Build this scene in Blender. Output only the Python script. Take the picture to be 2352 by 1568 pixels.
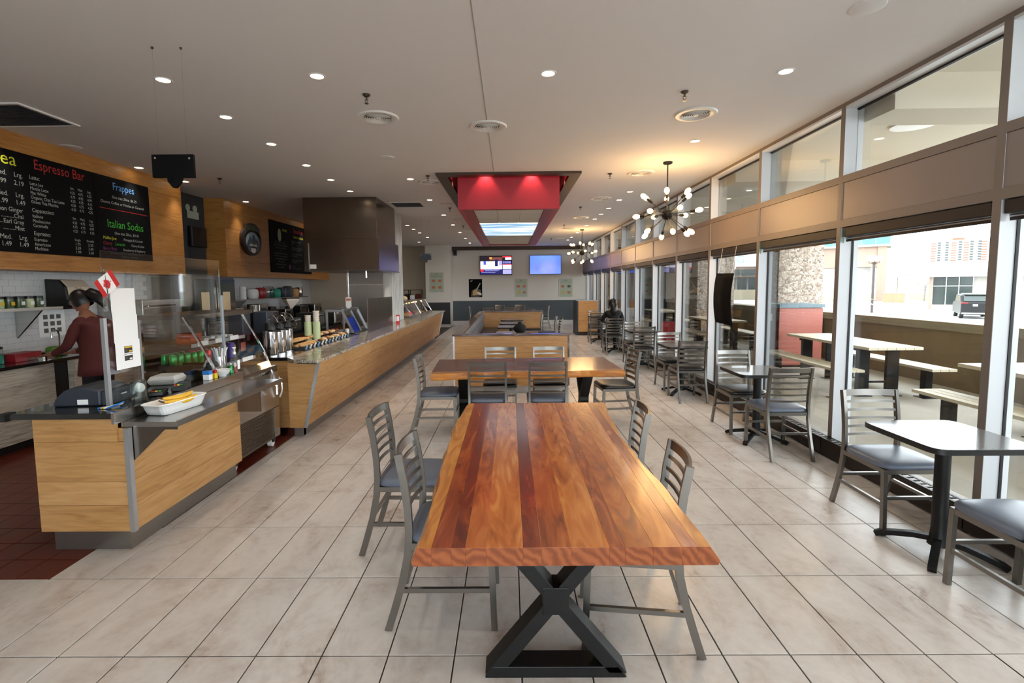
import bpy, bmesh, math, random
from mathutils import Vector, Matrix
random.seed(7)
R_ = math.radians
PI = math.pi
for _o in list(bpy.data.objects):
    bpy.data.objects.remove(_o, do_unlink=True)
SC = bpy.context.scene
COL = SC.collection

# ---------------------------------------------------------------- camera
cam_d = bpy.data.cameras.new('camera')
cam_d.sensor_width = 36.0
cam_d.lens = 1133.87 / 2352 * 36.0
cam_d.shift_x = (1176 - 1160.57) / 2352
cam_d.shift_y = (747.23 - 784) / 2352
cam_d.clip_start = 0.05
cam_d.clip_end = 600
CAM = bpy.data.objects.new('camera', cam_d)
COL.objects.link(CAM)
EYE = 1.683
_p, _y, _r = 0.0807, -0.00917, -0.00992
_base = Matrix(((1, 0, 0), (0, 0, -1), (0, 1, 0)))
_Ry = Matrix(((math.cos(_y), 0, -math.sin(_y)), (0, 1, 0), (math.sin(_y), 0, math.cos(_y))))
_Rp = Matrix(((1, 0, 0), (0, math.cos(_p), -math.sin(_p)), (0, math.sin(_p), math.cos(_p))))
_Rr = Matrix(((math.cos(_r), -math.sin(_r), 0), (math.sin(_r), math.cos(_r), 0), (0, 0, 1)))
_R = _Rr @ _Rp @ _Ry @ _base
CAM.matrix_world = Matrix((( _R[0][0], -_R[1][0], -_R[2][0], 0),
                           ( _R[0][1], -_R[1][1], -_R[2][1], 0),
                           ( _R[0][2], -_R[1][2], -_R[2][2], EYE),
                           (0, 0, 0, 1)))
SC.camera = CAM

# ---------------------------------------------------------------- daylight (bright overcast sky) and exposure
SKY = 6.2
world = bpy.data.worlds.new('sky')
SC.world = world
world.use_nodes = True
_bg = world.node_tree.nodes['Background']
_bg.inputs[0].default_value = (0.88, 0.94, 1.0, 1)
_bg.inputs[1].default_value = SKY
world.cycles.sampling_method = 'NONE'
SC.view_settings.view_transform = 'Standard'
SC.view_settings.look = 'None'
SC.view_settings.gamma = 1.0
SC.view_settings.exposure = 0.68
SC.view_settings.use_curve_mapping = False
SC.cycles.use_denoising = True
SC.cycles.max_bounces = 6
SC.cycles.diffuse_bounces = 4
SC.cycles.glossy_bounces = 3
SC.cycles.transmission_bounces = 3
SC.cycles.transparent_max_bounces = 10
SC.cycles.use_adaptive_sampling = True
SC.cycles.adaptive_threshold = 0.03
SC.cycles.caustics_reflective = False
SC.cycles.caustics_refractive = False
SC.cycles.sample_clamp_indirect = 8.0

# ---------------------------------------------------------------- materials
MATS = {}
def _new(name):
    m = bpy.data.materials.new(name); m.use_nodes = True
    nt = m.node_tree
    b = nt.nodes['Principled BSDF']
    MATS[name] = m
    return m, nt, b
def c4(c): return (c[0], c[1], c[2], 1.0)
def srgb(r, g, b):
    f = lambda u: (u/255/12.92) if u <= 10 else (((u/255)+0.055)/1.055)**2.4
    return (f(r), f(g), f(b))
def mat(name, col, rough=0.5, metal=0.0, var=0.08, vs=6.0, coat=0.0, spec=0.5, stretch=(1, 1, 1), bump=0.0, bs=40.0, trans=0.0, alpha=1.0):
    """plain material with a faint procedural mottling"""
    m, nt, b = _new(name)
    N = nt.nodes; L = nt.links
    geo = N.new('ShaderNodeNewGeometry')
    mp = N.new('ShaderNodeMapping'); mp.inputs['Scale'].default_value = stretch
    L.new(geo.outputs['Position'], mp.inputs['Vector'])
    nz = N.new('ShaderNodeTexNoise'); nz.inputs['Scale'].default_value = vs; nz.inputs['Detail'].default_value = 4
    L.new(mp.outputs[0], nz.inputs['Vector'])
    mx = N.new('ShaderNodeMix'); mx.data_type = 'RGBA'
    mx.inputs[6].default_value = c4([max(0, c*(1-var)) for c in col]); mx.inputs[7].default_value = c4([min(1, c*(1+var)) for c in col])
    L.new(nz.outputs['Fac'], mx.inputs[0]); L.new(mx.outputs[2], b.inputs['Base Color'])
    b.inputs['Roughness'].default_value = rough; b.inputs['Metallic'].default_value = metal
    b.inputs['Coat Weight'].default_value = coat; b.inputs['Specular IOR Level'].default_value = spec
    b.inputs['Transmission Weight'].default_value = trans; b.inputs['Alpha'].default_value = alpha
    if bump:
        n2 = N.new('ShaderNodeTexNoise'); n2.inputs['Scale'].default_value = bs; n2.inputs['Detail'].default_value = 3
        L.new(geo.outputs['Position'], n2.inputs['Vector'])
        bp = N.new('ShaderNodeBump'); bp.inputs['Strength'].default_value = bump; bp.inputs['Distance'].default_value = 0.01
        L.new(n2.outputs['Fac'], bp.inputs['Height']); L.new(bp.outputs[0], b.inputs['Normal'])
    return m
def ramp(nt, fac, stops):
    r = nt.nodes.new('ShaderNodeValToRGB')
    e = r.color_ramp.elements
    while len(e) < len(stops): e.new(0.5)
    for el, (p, c) in zip(e, stops):
        el.position = p; el.color = c4(c)
    nt.links.new(fac, r.inputs[0])
    return r.outputs[0]
def wood(name, dark, mid, light, scale, rough=0.35, coat=0.0, objrand=0.0, ns=3.0, dist=1.2, soft=False):
    """stretched-noise grain; scale = stretch of the world axes"""
    m, nt, b = _new(name)
    N = nt.nodes; L = nt.links
    geo = N.new('ShaderNodeNewGeometry'); info = N.new('ShaderNodeObjectInfo')
    off = N.new('ShaderNodeVectorMath'); off.operation = 'MULTIPLY_ADD'
    off.inputs[1].default_value = (31, 17, 23)
    cmb = N.new('ShaderNodeCombineXYZ')
    for k in range(3): L.new(info.outputs['Random'], cmb.inputs[k])
    L.new(cmb.outputs[0], off.inputs[0]); L.new(geo.outputs['Position'], off.inputs[2])
    mp = N.new('ShaderNodeMapping'); mp.inputs['Scale'].default_value = scale
    L.new(off.outputs[0], mp.inputs['Vector'])
    n1 = N.new('ShaderNodeTexNoise'); n1.inputs['Scale'].default_value = ns; n1.inputs['Detail'].default_value = 6; n1.inputs['Distortion'].default_value = dist
    L.new(mp.outputs[0], n1.inputs['Vector'])
    n2 = N.new('ShaderNodeTexNoise'); n2.inputs['Scale'].default_value = 0.9; n2.inputs['Detail'].default_value = 3
    L.new(off.outputs[0], n2.inputs['Vector'])
    ad = N.new('ShaderNodeMath'); ad.operation = 'MULTIPLY_ADD'; ad.inputs[1].default_value = 0.6
    L.new(n2.outputs['Fac'], ad.inputs[0]); 
    sc = N.new('ShaderNodeMath'); sc.operation = 'MULTIPLY_ADD'; sc.inputs[1].default_value = objrand; 
    L.new(info.outputs['Random'], sc.inputs[0]); L.new(n1.outputs['Fac'], sc.inputs[2])
    L.new(sc.outputs[0], ad.inputs[2])
    sub = N.new('ShaderNodeMath'); sub.operation = 'SUBTRACT'; sub.inputs[1].default_value = 0.3 + objrand*0.5
    L.new(ad.outputs[0], sub.inputs[0])
    col = ramp(nt, sub.outputs[0], [(0.22, dark), (0.5, mid), (0.78, light)] if soft else [(0.28, dark), (0.5, mid), (0.72, light)])
    L.new(col, b.inputs['Base Color'])
    b.inputs['Roughness'].default_value = rough; b.inputs['Coat Weight'].default_value = coat; b.inputs['Coat Roughness'].default_value = 0.12
    return m
def emit(name, col, s):
    m, nt, b = _new(name)
    m.cycles.emission_sampling = 'NONE'
    b.inputs['Base Color'].default_value = c4(col)
    b.inputs['Emission Color'].default_value = c4(col); b.inputs['Emission Strength'].default_value = s
    return m
def glassy(name, tint=(0.96, 0.98, 0.98), refl=0.06, rough=0.02):
    """thin clear sheet: mostly see-through, a little mirror"""
    m, nt, b = _new(name)
    N = nt.nodes; L = nt.links
    N.remove(b)
    tr = N.new('ShaderNodeBsdfTransparent'); tr.inputs[0].default_value = c4(tint)
    gl = N.new('ShaderNodeBsdfGlossy'); gl.inputs['Roughness'].default_value = rough
    fr = N.new('ShaderNodeLayerWeight'); fr.inputs[0].default_value = 0.12
    mul = N.new('ShaderNodeMath'); mul.operation = 'MULTIPLY_ADD'; mul.inputs[1].default_value = 0.7; mul.inputs[2].default_value = refl
    L.new(fr.outputs['Fresnel'], mul.inputs[0])
    cl = N.new('ShaderNodeClamp'); L.new(mul.outputs[0], cl.inputs[0])
    mx = N.new('ShaderNodeMixShader'); L.new(cl.outputs[0], mx.inputs[0]); L.new(tr.outputs[0], mx.inputs[1]); L.new(gl.outputs[0], mx.inputs[2])
    L.new(mx.outputs[0], N['Material Output'].inputs[0])
    return m

mat('ceiling', srgb(236, 233, 232), 0.9, var=0.015, vs=1.2)
mat('wallwhite', srgb(222, 219, 214), 0.8, var=0.03, vs=1.0)
mat('beige_and_warm_light', srgb(205, 192, 172), 0.8, var=0.03, vs=1.0)
mat('wallgrey', srgb(74, 84, 92), 0.6, var=0.06, vs=3.0)
mat('walldark', srgb(52, 55, 60), 0.7, var=0.06)
mat('tiletile', srgb(214, 214, 216), 0.18, var=0.04, vs=3.0)
mat('grout', srgb(62, 56, 52), 0.9)
mat('groutwhite', srgb(170, 168, 166), 0.9)
mat('quarry', srgb(96, 40, 28), 0.3, var=0.25, vs=4.0)
mat('taupe', srgb(134, 124, 117), 0.42, var=0.03, vs=2.0, metal=0.15)
mat('mullion_daylit', srgb(226, 229, 234), 0.35, var=0.02)  # whiter copy of the frame paint: daylight on the reveals painted in
mat('panel_taupe', srgb(148, 138, 132), 0.35, var=0.03, vs=2.0, metal=0.15)
mat('gasket', srgb(24, 22, 22), 0.6)
mat('aluminium', srgb(196, 200, 206), 0.32, metal=0.9, var=0.04)
mat('steel', srgb(176, 172, 168), 0.24, metal=1.0, var=0.12, vs=3, stretch=(1, 1, 12))
mat('steel_dark', srgb(118, 110, 102), 0.3, metal=1.0, var=0.12, vs=2.5, stretch=(6, 6, 1))
mat('hood', srgb(120, 108, 98), 0.24, metal=1.0, var=0.15, vs=1.6, stretch=(3, 3, 1))
mat('steel_kick', srgb(150, 146, 142), 0.34, metal=0.9, var=0.14, vs=3)
mat('chrome', srgb(225, 225, 228), 0.1, metal=1.0, var=0.02)
mat('gunmetal', srgb(128, 124, 119), 0.30, metal=0.92, var=0.06, vs=14)
mat('black_metal', srgb(15, 15, 16), 0.45, metal=0.0, spec=0.35, var=0.15, vs=12)
mat('black_plastic', srgb(22, 22, 24), 0.4, var=0.15, vs=12)
mat('black_board', srgb(10, 10, 12), 0.75, var=0.1, spec=0.15)
mat('black_gloss', srgb(30, 29, 28), 0.14, var=0.2, vs=40, coat=0.4)
mat('brown_black', srgb(38, 28, 22), 0.45, var=0.2, vs=8)
mat('blind', srgb(40, 35, 33), 0.5, var=0.1)
mat('vinyl_grey', srgb(102, 110, 126), 0.36, var=0.06, vs=30, bump=0.05, bs=300)
mat('vinyl_black', srgb(30, 29, 30), 0.3, var=0.1, vs=30, bump=0.05, bs=300)
mat('vinyl_brown', srgb(50, 38, 34), 0.4, var=0.1)
mat('tufted', srgb(84, 84, 90), 0.4, var=0.06, vs=20)
mat('laminate', srgb(112, 110, 110), 0.2, var=0.14, vs=90, coat=0.3)
mat('red_paint', srgb(182, 34, 52), 0.4, var=0.04, vs=2)
mat('red_dark', srgb(150, 34, 40), 0.35, var=0.05)
mat('white_plastic', srgb(238, 236, 232), 0.35, var=0.02)
mat('white_ceramic', srgb(240, 239, 236), 0.15, var=0.02, coat=0.4)
mat('paper', srgb(246, 245, 244), 0.8, var=0.015)
mat('cardboard', srgb(168, 128, 86), 0.8, var=0.08)
mat('grey_plastic', srgb(62, 68, 78), 0.45, var=0.06, vs=20)
mat('slate', srgb(48, 54, 64), 0.45, var=0.06, vs=20)
mat('dark_frame', srgb(64, 42, 30), 0.45, var=0.25, vs=5, stretch=(1, 1, 1))
mat('cap_wood', srgb(72, 42, 34), 0.22, var=0.2, vs=8, coat=0.5)
mat('skin', srgb(150, 98, 74), 0.5, var=0.06, vs=12)
mat('maroon', srgb(84, 32, 30), 0.85, var=0.12, vs=18)
mat('cloth_black', srgb(22, 21, 23), 0.9, var=0.2, vs=18)
mat('hair', srgb(20, 16, 15), 0.4, var=0.2, vs=40, stretch=(1, 1, 0.1))
mat('concrete', srgb(186, 180, 168), 0.9, var=0.12, vs=3, bump=0.1, bs=60)
mat('concrete_light', srgb(150, 146, 140), 0.9, var=0.08, vs=2)
mat('parapet', srgb(132, 116, 90), 0.9, var=0.2, vs=3, stretch=(1, 1, 0.4), bump=0.2, bs=50)
mat('parapet_cap', srgb(150, 140, 118), 0.9, var=0.18, vs=5)
mat('overhang', srgb(224, 216, 200), 0.9, var=0.03, vs=1)
mat('asphalt', srgb(150, 148, 146), 0.95, var=0.08, vs=2)
mat('pavement', srgb(176, 174, 170), 0.95, var=0.04, vs=2)
mat('grass', srgb(84, 124, 46), 0.95, var=0.2, vs=4)
mat('picnic', srgb(222, 212, 188), 0.6, var=0.05, vs=4, stretch=(6, 0.5, 6))
mat('redwood_dark', srgb(104, 38, 34), 0.35, var=0.15, vs=6, stretch=(1, 1, 8))
mat('redwood_light', srgb(196, 118, 104), 0.35, var=0.06, vs=5, stretch=(1, 1, 6))
mat('brick_beige', srgb(138, 116, 102), 0.9, var=0.06, vs=4)
mat('brick_red', srgb(160, 84, 66), 0.9, var=0.1, vs=3)
mat('blueglass', srgb(60, 110, 140), 0.1, var=0.3, vs=0.6)
mat('greenglass', srgb(46, 54, 52), 0.12, var=0.25, vs=0.5)
mat('blue_metal', srgb(128, 150, 160), 0.5, var=0.04)
mat('car_black', srgb(10, 10, 12), 0.35, var=0.1, spec=0.3)
mat('tyre', srgb(16, 16, 16), 0.8)
mat('lamp_red', srgb(190, 20, 20), 0.3)
mat('white_paint', srgb(214, 214, 214), 0.5, var=0.02)
mat('globe', srgb(250, 250, 250), 0.3, var=0.01)
mat('banana', srgb(226, 176, 44), 0.5, var=0.18, vs=22)
mat('banana_tip', srgb(70, 48, 24), 0.7)
mat('red', srgb(200, 30, 34), 0.5, var=0.04)
mat('green_can', srgb(30, 140, 62), 0.25, metal=0.4, var=0.25, vs=30)
mat('red_can', srgb(196, 24, 28), 0.25, metal=0.4, var=0.12, vs=30)
mat('blue_can', srgb(54, 76, 150), 0.3, metal=0.4, var=0.35, vs=30)
mat('silver_can', srgb(190, 196, 204), 0.25, metal=0.6, var=0.2, vs=30)
mat('purple', srgb(70, 56, 140), 0.4, var=0.35, vs=30)
mat('orange_box', srgb(176, 74, 34), 0.6, var=0.25, vs=30)
mat('yellow', srgb(226, 190, 40), 0.5, var=0.1)
mat('blue', srgb(40, 120, 200), 0.5, var=0.1)
mat('bluefilm', srgb(48, 84, 226), 0.5, var=0.02)
mat('teal', srgb(34, 150, 126), 0.4, var=0.15, vs=20)
mat('greenbag', srgb(86, 130, 40), 0.5, var=0.3, vs=25)
mat('palegreen', srgb(196, 208, 160), 0.5, var=0.04)
mat('cup_white', srgb(236, 226, 212), 0.5, var=0.03)
mat('pastry', srgb(214, 164, 104), 0.7, var=0.25, vs=30)
mat('pastry_dark', srgb(120, 60, 30), 0.7, var=0.3, vs=30)
mat('pastry_cream', srgb(232, 206, 164), 0.7, var=0.12, vs=30)
mat('txt_white', srgb(178, 178, 172), 0.6, var=0.02)
mat('txt_red', srgb(176, 34, 30), 0.6, var=0.02)
mat('txt_yellow', srgb(206, 206, 40), 0.6, var=0.02)
mat('txt_blue', srgb(92, 150, 216), 0.6, var=0.02)
mat('txt_green', srgb(60, 170, 50), 0.6, var=0.02)
mat('txt_purple', srgb(124, 40, 110), 0.6, var=0.02)
mat('txt_grey', srgb(84, 88, 86), 0.6, var=0.02)
mat('txt_black', srgb(40, 42, 40), 0.6, var=0.02)
mat('txt_paleblue', srgb(150, 190, 226), 0.6, var=0.02)
mat('poster', srgb(176, 188, 170), 0.5, var=0.03)
mat('food_brown', srgb(190, 120, 80), 0.6, var=0.25, vs=40)
mat('food_red', srgb(196, 110, 90), 0.6, var=0.25, vs=40)
mat('food_dark', srgb(90, 90, 86), 0.6, var=0.25, vs=40)
mat('food_yellow', srgb(200, 180, 90), 0.6, var=0.25, vs=40)
mat('jar_green', srgb(80, 96, 70), 0.2, var=0.3, vs=40)
mat('leaf', srgb(150, 150, 120), 0.9, var=0.3, vs=4)
mat('bark', srgb(110, 100, 92), 0.9, var=0.2, vs=8)
# far prints
emit('bulb', (1.0, 0.58, 0.20), 9.0)
emit('downlight_on', (1.0, 0.86, 0.60), 9.0)
emit('oven_red', (1.0, 0.12, 0.06), 1.2)
emit('heat', (1.0, 0.62, 0.25), 6.0)
glassy('glass', (0.95, 0.97, 0.965), 0.035, 0.01)
glassy('acrylic', (0.965, 0.975, 0.975), 0.05, 0.03)
glassy('jarglass', (0.90, 0.93, 0.92), 0.08, 0.03)
wood('maple', srgb(160, 114, 64), srgb(184, 138, 86), srgb(198, 154, 102), (1.1, 1.1, 11), 0.38, soft=True)
wood('maple_warm', srgb(150, 96, 42), srgb(176, 120, 60), srgb(190, 136, 74), (1.1, 1.1, 11), 0.42, soft=True)
wood('whitewood', srgb(140, 126, 112), srgb(186, 174, 158), srgb(206, 196, 182), (1.1, 1.1, 14), 0.45)
def acacia(name, dark, mid, light, ax):
    s = (5.5, 0.8, 5.5) if ax == 'y' else (0.8, 5.5, 5.5)
    return wood(name, dark, mid, light, s, rough=0.26, coat=0.5, ns=2.0, dist=3.0, soft=True)
for ax in 'yx':
    acacia('aca_sap_'+ax, srgb(150, 84, 30), srgb(192, 122, 48), srgb(212, 152, 74), ax)
    acacia('aca_dark_'+ax, srgb(70, 20, 8), srgb(112, 40, 14), srgb(146, 64, 26), ax)
    acacia('aca_deep_'+ax, srgb(50, 18, 12), srgb(84, 34, 22), srgb(112, 52, 34), ax)
    acacia('aca_red_'+ax, srgb(96, 34, 12), srgb(142, 60, 22), srgb(176, 92, 40), ax)
    acacia('aca_mid_'+ax, srgb(112, 48, 16), srgb(164, 82, 32), srgb(194, 116, 54), ax)
    acacia('aca_light_'+ax, srgb(130, 62, 22), srgb(184, 104, 42), srgb(208, 142, 72), ax)

def _tile_floor():
    m, nt, b = _new('floortile'); N = nt.nodes; L = nt.links
    geo = N.new('ShaderNodeNewGeometry'); info = N.new('ShaderNodeObjectInfo')
    mp = N.new('ShaderNodeMapping'); mp.inputs['Scale'].default_value = (1.6, 1.0, 1)
    L.new(geo.outputs['Position'], mp.inputs['Vector'])
    n1 = N.new('ShaderNodeTexNoise'); n1.inputs['Scale'].default_value = 2.6; n1.inputs['Detail'].default_value = 9; n1.inputs['Roughness'].default_value = 0.68; n1.inputs['Distortion'].default_value = 0.5
    L.new(mp.outputs[0], n1.inputs['Vector'])
    n2 = N.new('ShaderNodeTexNoise'); n2.inputs['Scale'].default_value = 22; n2.inputs['Detail'].default_value = 6
    L.new(geo.outputs['Position'], n2.inputs['Vector'])
    ad = N.new('ShaderNodeMath'); ad.operation = 'MULTIPLY_ADD'; ad.inputs[1].default_value = 0.22
    L.new(n2.outputs['Fac'], ad.inputs[0]); L.new(n1.outputs['Fac'], ad.inputs[2])
    a2 = N.new('ShaderNodeMath'); a2.operation = 'MULTIPLY_ADD'; a2.inputs[1].default_value = 0.07
    L.new(info.outputs['Random'], a2.inputs[0]); L.new(ad.outputs[0], a2.inputs[2])
    col = ramp(nt, a2.outputs[0], [(0.40, srgb(160, 142, 130)), (0.53, srgb(194, 183, 174)), (0.66, srgb(207, 199, 192)), (0.85, srgb(216, 210, 203))])
    L.new(col, b.inputs['Base Color']); b.inputs['Roughness'].default_value = 0.26
    b.inputs['Specular IOR Level'].default_value = 0.45
_tile_floor()
def _endgrain():
    m, nt, b = _new('endgrain'); N = nt.nodes; L = nt.links
    geo = N.new('ShaderNodeNewGeometry'); info = N.new('ShaderNodeObjectInfo')
    mp = N.new('ShaderNodeMapping'); L.new(geo.outputs['Position'], mp.inputs['Vector'])
    cmb = N.new('ShaderNodeCombineXYZ'); L.new(info.outputs['Random'], cmb.inputs[0]); L.new(info.outputs['Random'], cmb.inputs[2]); sv = N.new('ShaderNodeVectorMath'); sv.operation = 'SCALE'; sv.inputs[3].default_value = 7.0; L.new(cmb.outputs[0], sv.inputs[0]); L.new(sv.outputs[0], mp.inputs['Location'])
    w = N.new('ShaderNodeTexWave'); w.wave_type = 'RINGS'; w.rings_direction = 'Y'; w.inputs['Scale'].default_value = 9; w.inputs['Distortion'].default_value = 9; w.inputs['Detail'].default_value = 3
    L.new(mp.outputs[0], w.inputs['Vector'])
    col = ramp(nt, w.outputs['Fac'], [(0.0, srgb(122, 60, 28)), (0.5, srgb(142, 74, 38)), (1.0, srgb(158, 88, 48))])
    L.new(col, b.inputs['Base Color']); b.inputs['Roughness'].default_value = 0.35
_endgrain()
def _granite():
    m, nt, b = _new('granite'); N = nt.nodes; L = nt.links
    geo = N.new('ShaderNodeNewGeometry')
    n1 = N.new('ShaderNodeTexNoise'); n1.inputs['Scale'].default_value = 90; n1.inputs['Detail'].default_value = 3
    n2 = N.new('ShaderNodeTexNoise'); n2.inputs['Scale'].default_value = 9; n2.inputs['Detail'].default_value = 3
    L.new(geo.outputs['Position'], n1.inputs['Vector']); L.new(geo.outputs['Position'], n2.inputs['Vector'])
    ad = N.new('ShaderNodeMath'); ad.operation = 'MULTIPLY_ADD'; ad.inputs[1].default_value = 0.35
    L.new(n2.outputs['Fac'], ad.inputs[0]); L.new(n1.outputs['Fac'], ad.inputs[2])
    col = ramp(nt, ad.outputs[0], [(0.5, srgb(62, 56, 50)), (0.62, srgb(140, 130, 118)), (0.72, srgb(176, 166, 150)), (0.84, srgb(206, 200, 188))])
    L.new(col, b.inputs['Base Color']); b.inputs['Roughness'].default_value = 0.12
_granite()
def _pebble():
    m, nt, b = _new('pebble'); N = nt.nodes; L = nt.links
    geo = N.new('ShaderNodeNewGeometry')
    v = N.new('ShaderNodeTexVoronoi'); v.inputs['Scale'].default_value = 28
    L.new(geo.outputs['Position'], v.inputs['Vector'])
    sp = N.new('ShaderNodeSeparateColor'); L.new(v.outputs['Color'], sp.inputs[0])
    col = ramp(nt, sp.outputs[0], [(0.0, srgb(138, 122, 110)), (0.4, srgb(186, 168, 152)), (0.75, srgb(208, 192, 176)), (1.0, srgb(232, 222, 210))])
    L.new(col, b.inputs['Base Color']); b.inputs['Roughness'].default_value = 0.85
    bp = N.new('ShaderNodeBump'); bp.inputs['Strength'].default_value = 0.6; bp.inputs['Distance'].default_value = 0.02; bp.invert = True
    L.new(v.outputs['Distance'], bp.inputs['Height']); L.new(bp.outputs[0], b.inputs['Normal'])
_pebble()
def _skypanel():
    m, nt, b = _new('skypanel'); m.cycles.emission_sampling = 'NONE'; N = nt.nodes; L = nt.links
    geo = N.new('ShaderNodeNewGeometry')
    mp = N.new('ShaderNodeMapping'); mp.inputs['Scale'].default_value = (0.7, 3.4, 1)
    L.new(geo.outputs['Position'], mp.inputs['Vector'])
    n = N.new('ShaderNodeTexNoise'); n.inputs['Scale'].default_value = 1.3; n.inputs['Detail'].default_value = 5
    L.new(mp.outputs[0], n.inputs['Vector'])
    col = ramp(nt, n.outputs['Fac'], [(0.40, srgb(84, 156, 206)), (0.52, srgb(196, 220, 228)), (0.60, srgb(255, 252, 232))])
    L.new(col, b.inputs['Emission Color']); b.inputs['Emission Strength'].default_value = 0.75; b.inputs['Base Color'].default_value = (0.6, 0.6, 0.6, 1)
_skypanel()
def _bluescreen():
    m, nt, b = _new('screen_blue'); m.cycles.emission_sampling = 'NONE'; N = nt.nodes; L = nt.links
    geo = N.new('ShaderNodeNewGeometry')
    n = N.new('ShaderNodeTexNoise'); n.inputs['Scale'].default_value = 1.1; n.inputs['Detail'].default_value = 2
    L.new(geo.outputs['Position'], n.inputs['Vector'])
    col = ramp(nt, n.outputs['Fac'], [(0.3, srgb(62, 96, 226)), (0.7, srgb(96, 138, 250))])
    L.new(col, b.inputs['Emission Color']); b.inputs['Emission Strength'].default_value = 1.0; b.inputs['Base Color'].default_value = (0.01, 0.01, 0.02, 1)
    b.inputs['Roughness'].default_value = 0.15
_bluescreen()
for nm, cc in (('scr_dark', srgb(26, 20, 30)), ('scr_white', srgb(214, 214, 248)), ('scr_navy', srgb(26, 24, 84)), ('scr_red', srgb(214, 40, 60)), ('scr_blue', srgb(70, 84, 180)), ('scr_lilac', srgb(150, 150, 214)), ('scr_orange', srgb(226, 140, 70)), ('scr_brown', srgb(104, 60, 50))):
    emit(nm, cc, 1.0)

# ---------------------------------------------------------------- geometry helpers
class MB:
    """collects geometry; build() links it as one mesh object"""
    def __init__(s): s.v = []; s.f = []; s.mi = []; s.cur = 0
    def add(s, vs, fs):
        n = len(s.v); s.v += [tuple(p) for p in vs]
        for f in fs: s.f.append(tuple(n+i for i in f)); s.mi.append(s.cur)
        return s
    def mat(s, i): s.cur = i; return s
    def box(s, x0, x1, y0, y1, z0, z1, M=None):
        vs = [Vector((x, y, z)) for z in (z0, z1) for y in (y0, y1) for x in (x0, x1)]
        if M is not None: vs = [M @ p for p in vs]
        return s.add(vs, [(0, 2, 3, 1), (4, 5, 7, 6), (0, 1, 5, 4), (2, 6, 7, 3), (0, 4, 6, 2), (1, 3, 7, 5)])
    def cbox(s, c, sz, M=None):
        T = Matrix.Translation(c) @ (M.to_4x4() if M is not None else Matrix())
        return s.box(-sz[0]/2, sz[0]/2, -sz[1]/2, sz[1]/2, -sz[2]/2, sz[2]/2, T)
    def path(s, pts, w, h, up=(0, 0, 1), closed=False):
        """rectangular section (w across, h along up) swept along pts"""
        pts = [Vector(p) for p in pts]; n = len(pts); up = Vector(up); vs = []
        for i, p in enumerate(pts):
            a = pts[i-1] if i else pts[0]; b = pts[i+1] if i < n-1 else pts[-1]
            if closed: a = pts[i-1]; b = pts[(i+1) % n]
            t = (b-a).normalized(); sd = t.cross(up)
            if sd.length < 1e-6: sd = Vector((1, 0, 0))
            sd.normalize(); u = sd.cross(t).normalized()
            vs += [p+sd*w/2+u*h/2, p-sd*w/2+u*h/2, p-sd*w/2-u*h/2, p+sd*w/2-u*h/2]
        fs = []
        for i in range(n if closed else n-1):
            j = (i+1) % n
            for k in range(4): fs.append((i*4+k, i*4+(k+1) % 4, j*4+(k+1) % 4, j*4+k))
        if not closed: fs += [(3, 2, 1, 0), tuple(n*4-4+k for k in range(4))]
        return s.add(vs, fs)
    def tube(s, pts, r, n=8, caps=True, closed=False):
        pts = [Vector(p) for p in pts]; m = len(pts); vs = []; rr = r if isinstance(r, (list, tuple)) else [r]*m
        ref = None
        for i, p in enumerate(pts):
            a = pts[i-1] if i else pts[0]; b = pts[i+1] if i < m-1 else pts[-1]
            if closed: a = pts[i-1]; b = pts[(i+1) % m]
            t = (b-a).normalized()
            if ref is None: ref = Vector((0, 0, 1)) if abs(t.z) < 0.9 else Vector((1, 0, 0))
            e1 = t.cross(ref)
            if e1.length < 1e-6: e1 = t.cross(Vector((0, 1, 0)))
            e1.normalize(); e2 = e1.cross(t).normalized(); ref = -t.cross(e1) if False else e2
            for k in range(n):
                an = 2*PI*k/n; vs.append(p+(e1*math.cos(an)+e2*math.sin(an))*rr[i])
        fs = []
        for i in range(m if closed else m-1):
            j = (i+1) % m
            for k in range(n): fs.append((i*n+k, j*n+k, j*n+(k+1) % n, i*n+(k+1) % n))
        if caps and not closed: fs += [tuple(range(n)), tuple(reversed([(m-1)*n+k for k in range(n)]))]
        return s.add(vs, fs)
    def lathe(s, prof, c=(0, 0, 0), n=16, M=None):
        """prof = [(r, z)] turned about z through c"""
        c = Vector(c); vs = []; fs = []; rows = []
        for r, z in prof:
            if r < 1e-6: rows.append([len(vs)]); vs.append(Vector((0, 0, z)))
            else:
                rows.append([len(vs)+k for k in range(n)])
                vs += [Vector((r*math.cos(2*PI*k/n), r*math.sin(2*PI*k/n), z)) for k in range(n)]
        for a, b in zip(rows, rows[1:]):
            if len(a) == 1 and len(b) == 1: continue
            for k in range(n):
                k2 = (k+1) % n
                if len(a) == 1: fs.append((a[0], b[k2], b[k]))
                elif len(b) == 1: fs.append((a[k], a[k2], b[0]))
                else: fs.append((a[k], a[k2], b[k2], b[k]))
        if M is not None: vs = [M @ p for p in vs]
        return s.add([p+c for p in vs], fs)
    def prism(s, poly, a0, a1, axis='z'):
        f = {'z': lambda p, a: (p[0], p[1], a), 'x': lambda p, a: (a, p[0], p[1]), 'y': lambda p, a: (p[0], a, p[1])}[axis]
        n = len(poly); vs = [f(p, a0) for p in poly]+[f(p, a1) for p in poly]
        fs = [tuple(reversed(range(n))), tuple(range(n, 2*n))]+[(k, (k+1) % n, n+(k+1) % n, n+k) for k in range(n)]
        return s.add(vs, fs)
    def ball(s, c, r, n=12, m=8, sc=(1, 1, 1), M=None):
        pr = [(math.sin(PI*i/m)*r, -math.cos(PI*i/m)*r) for i in range(m+1)]
        S = Matrix.Diagonal((sc[0], sc[1], sc[2])).to_4x4()
        return s.lathe(pr, c, n, (M.to_4x4() @ S) if M is not None else S)
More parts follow.
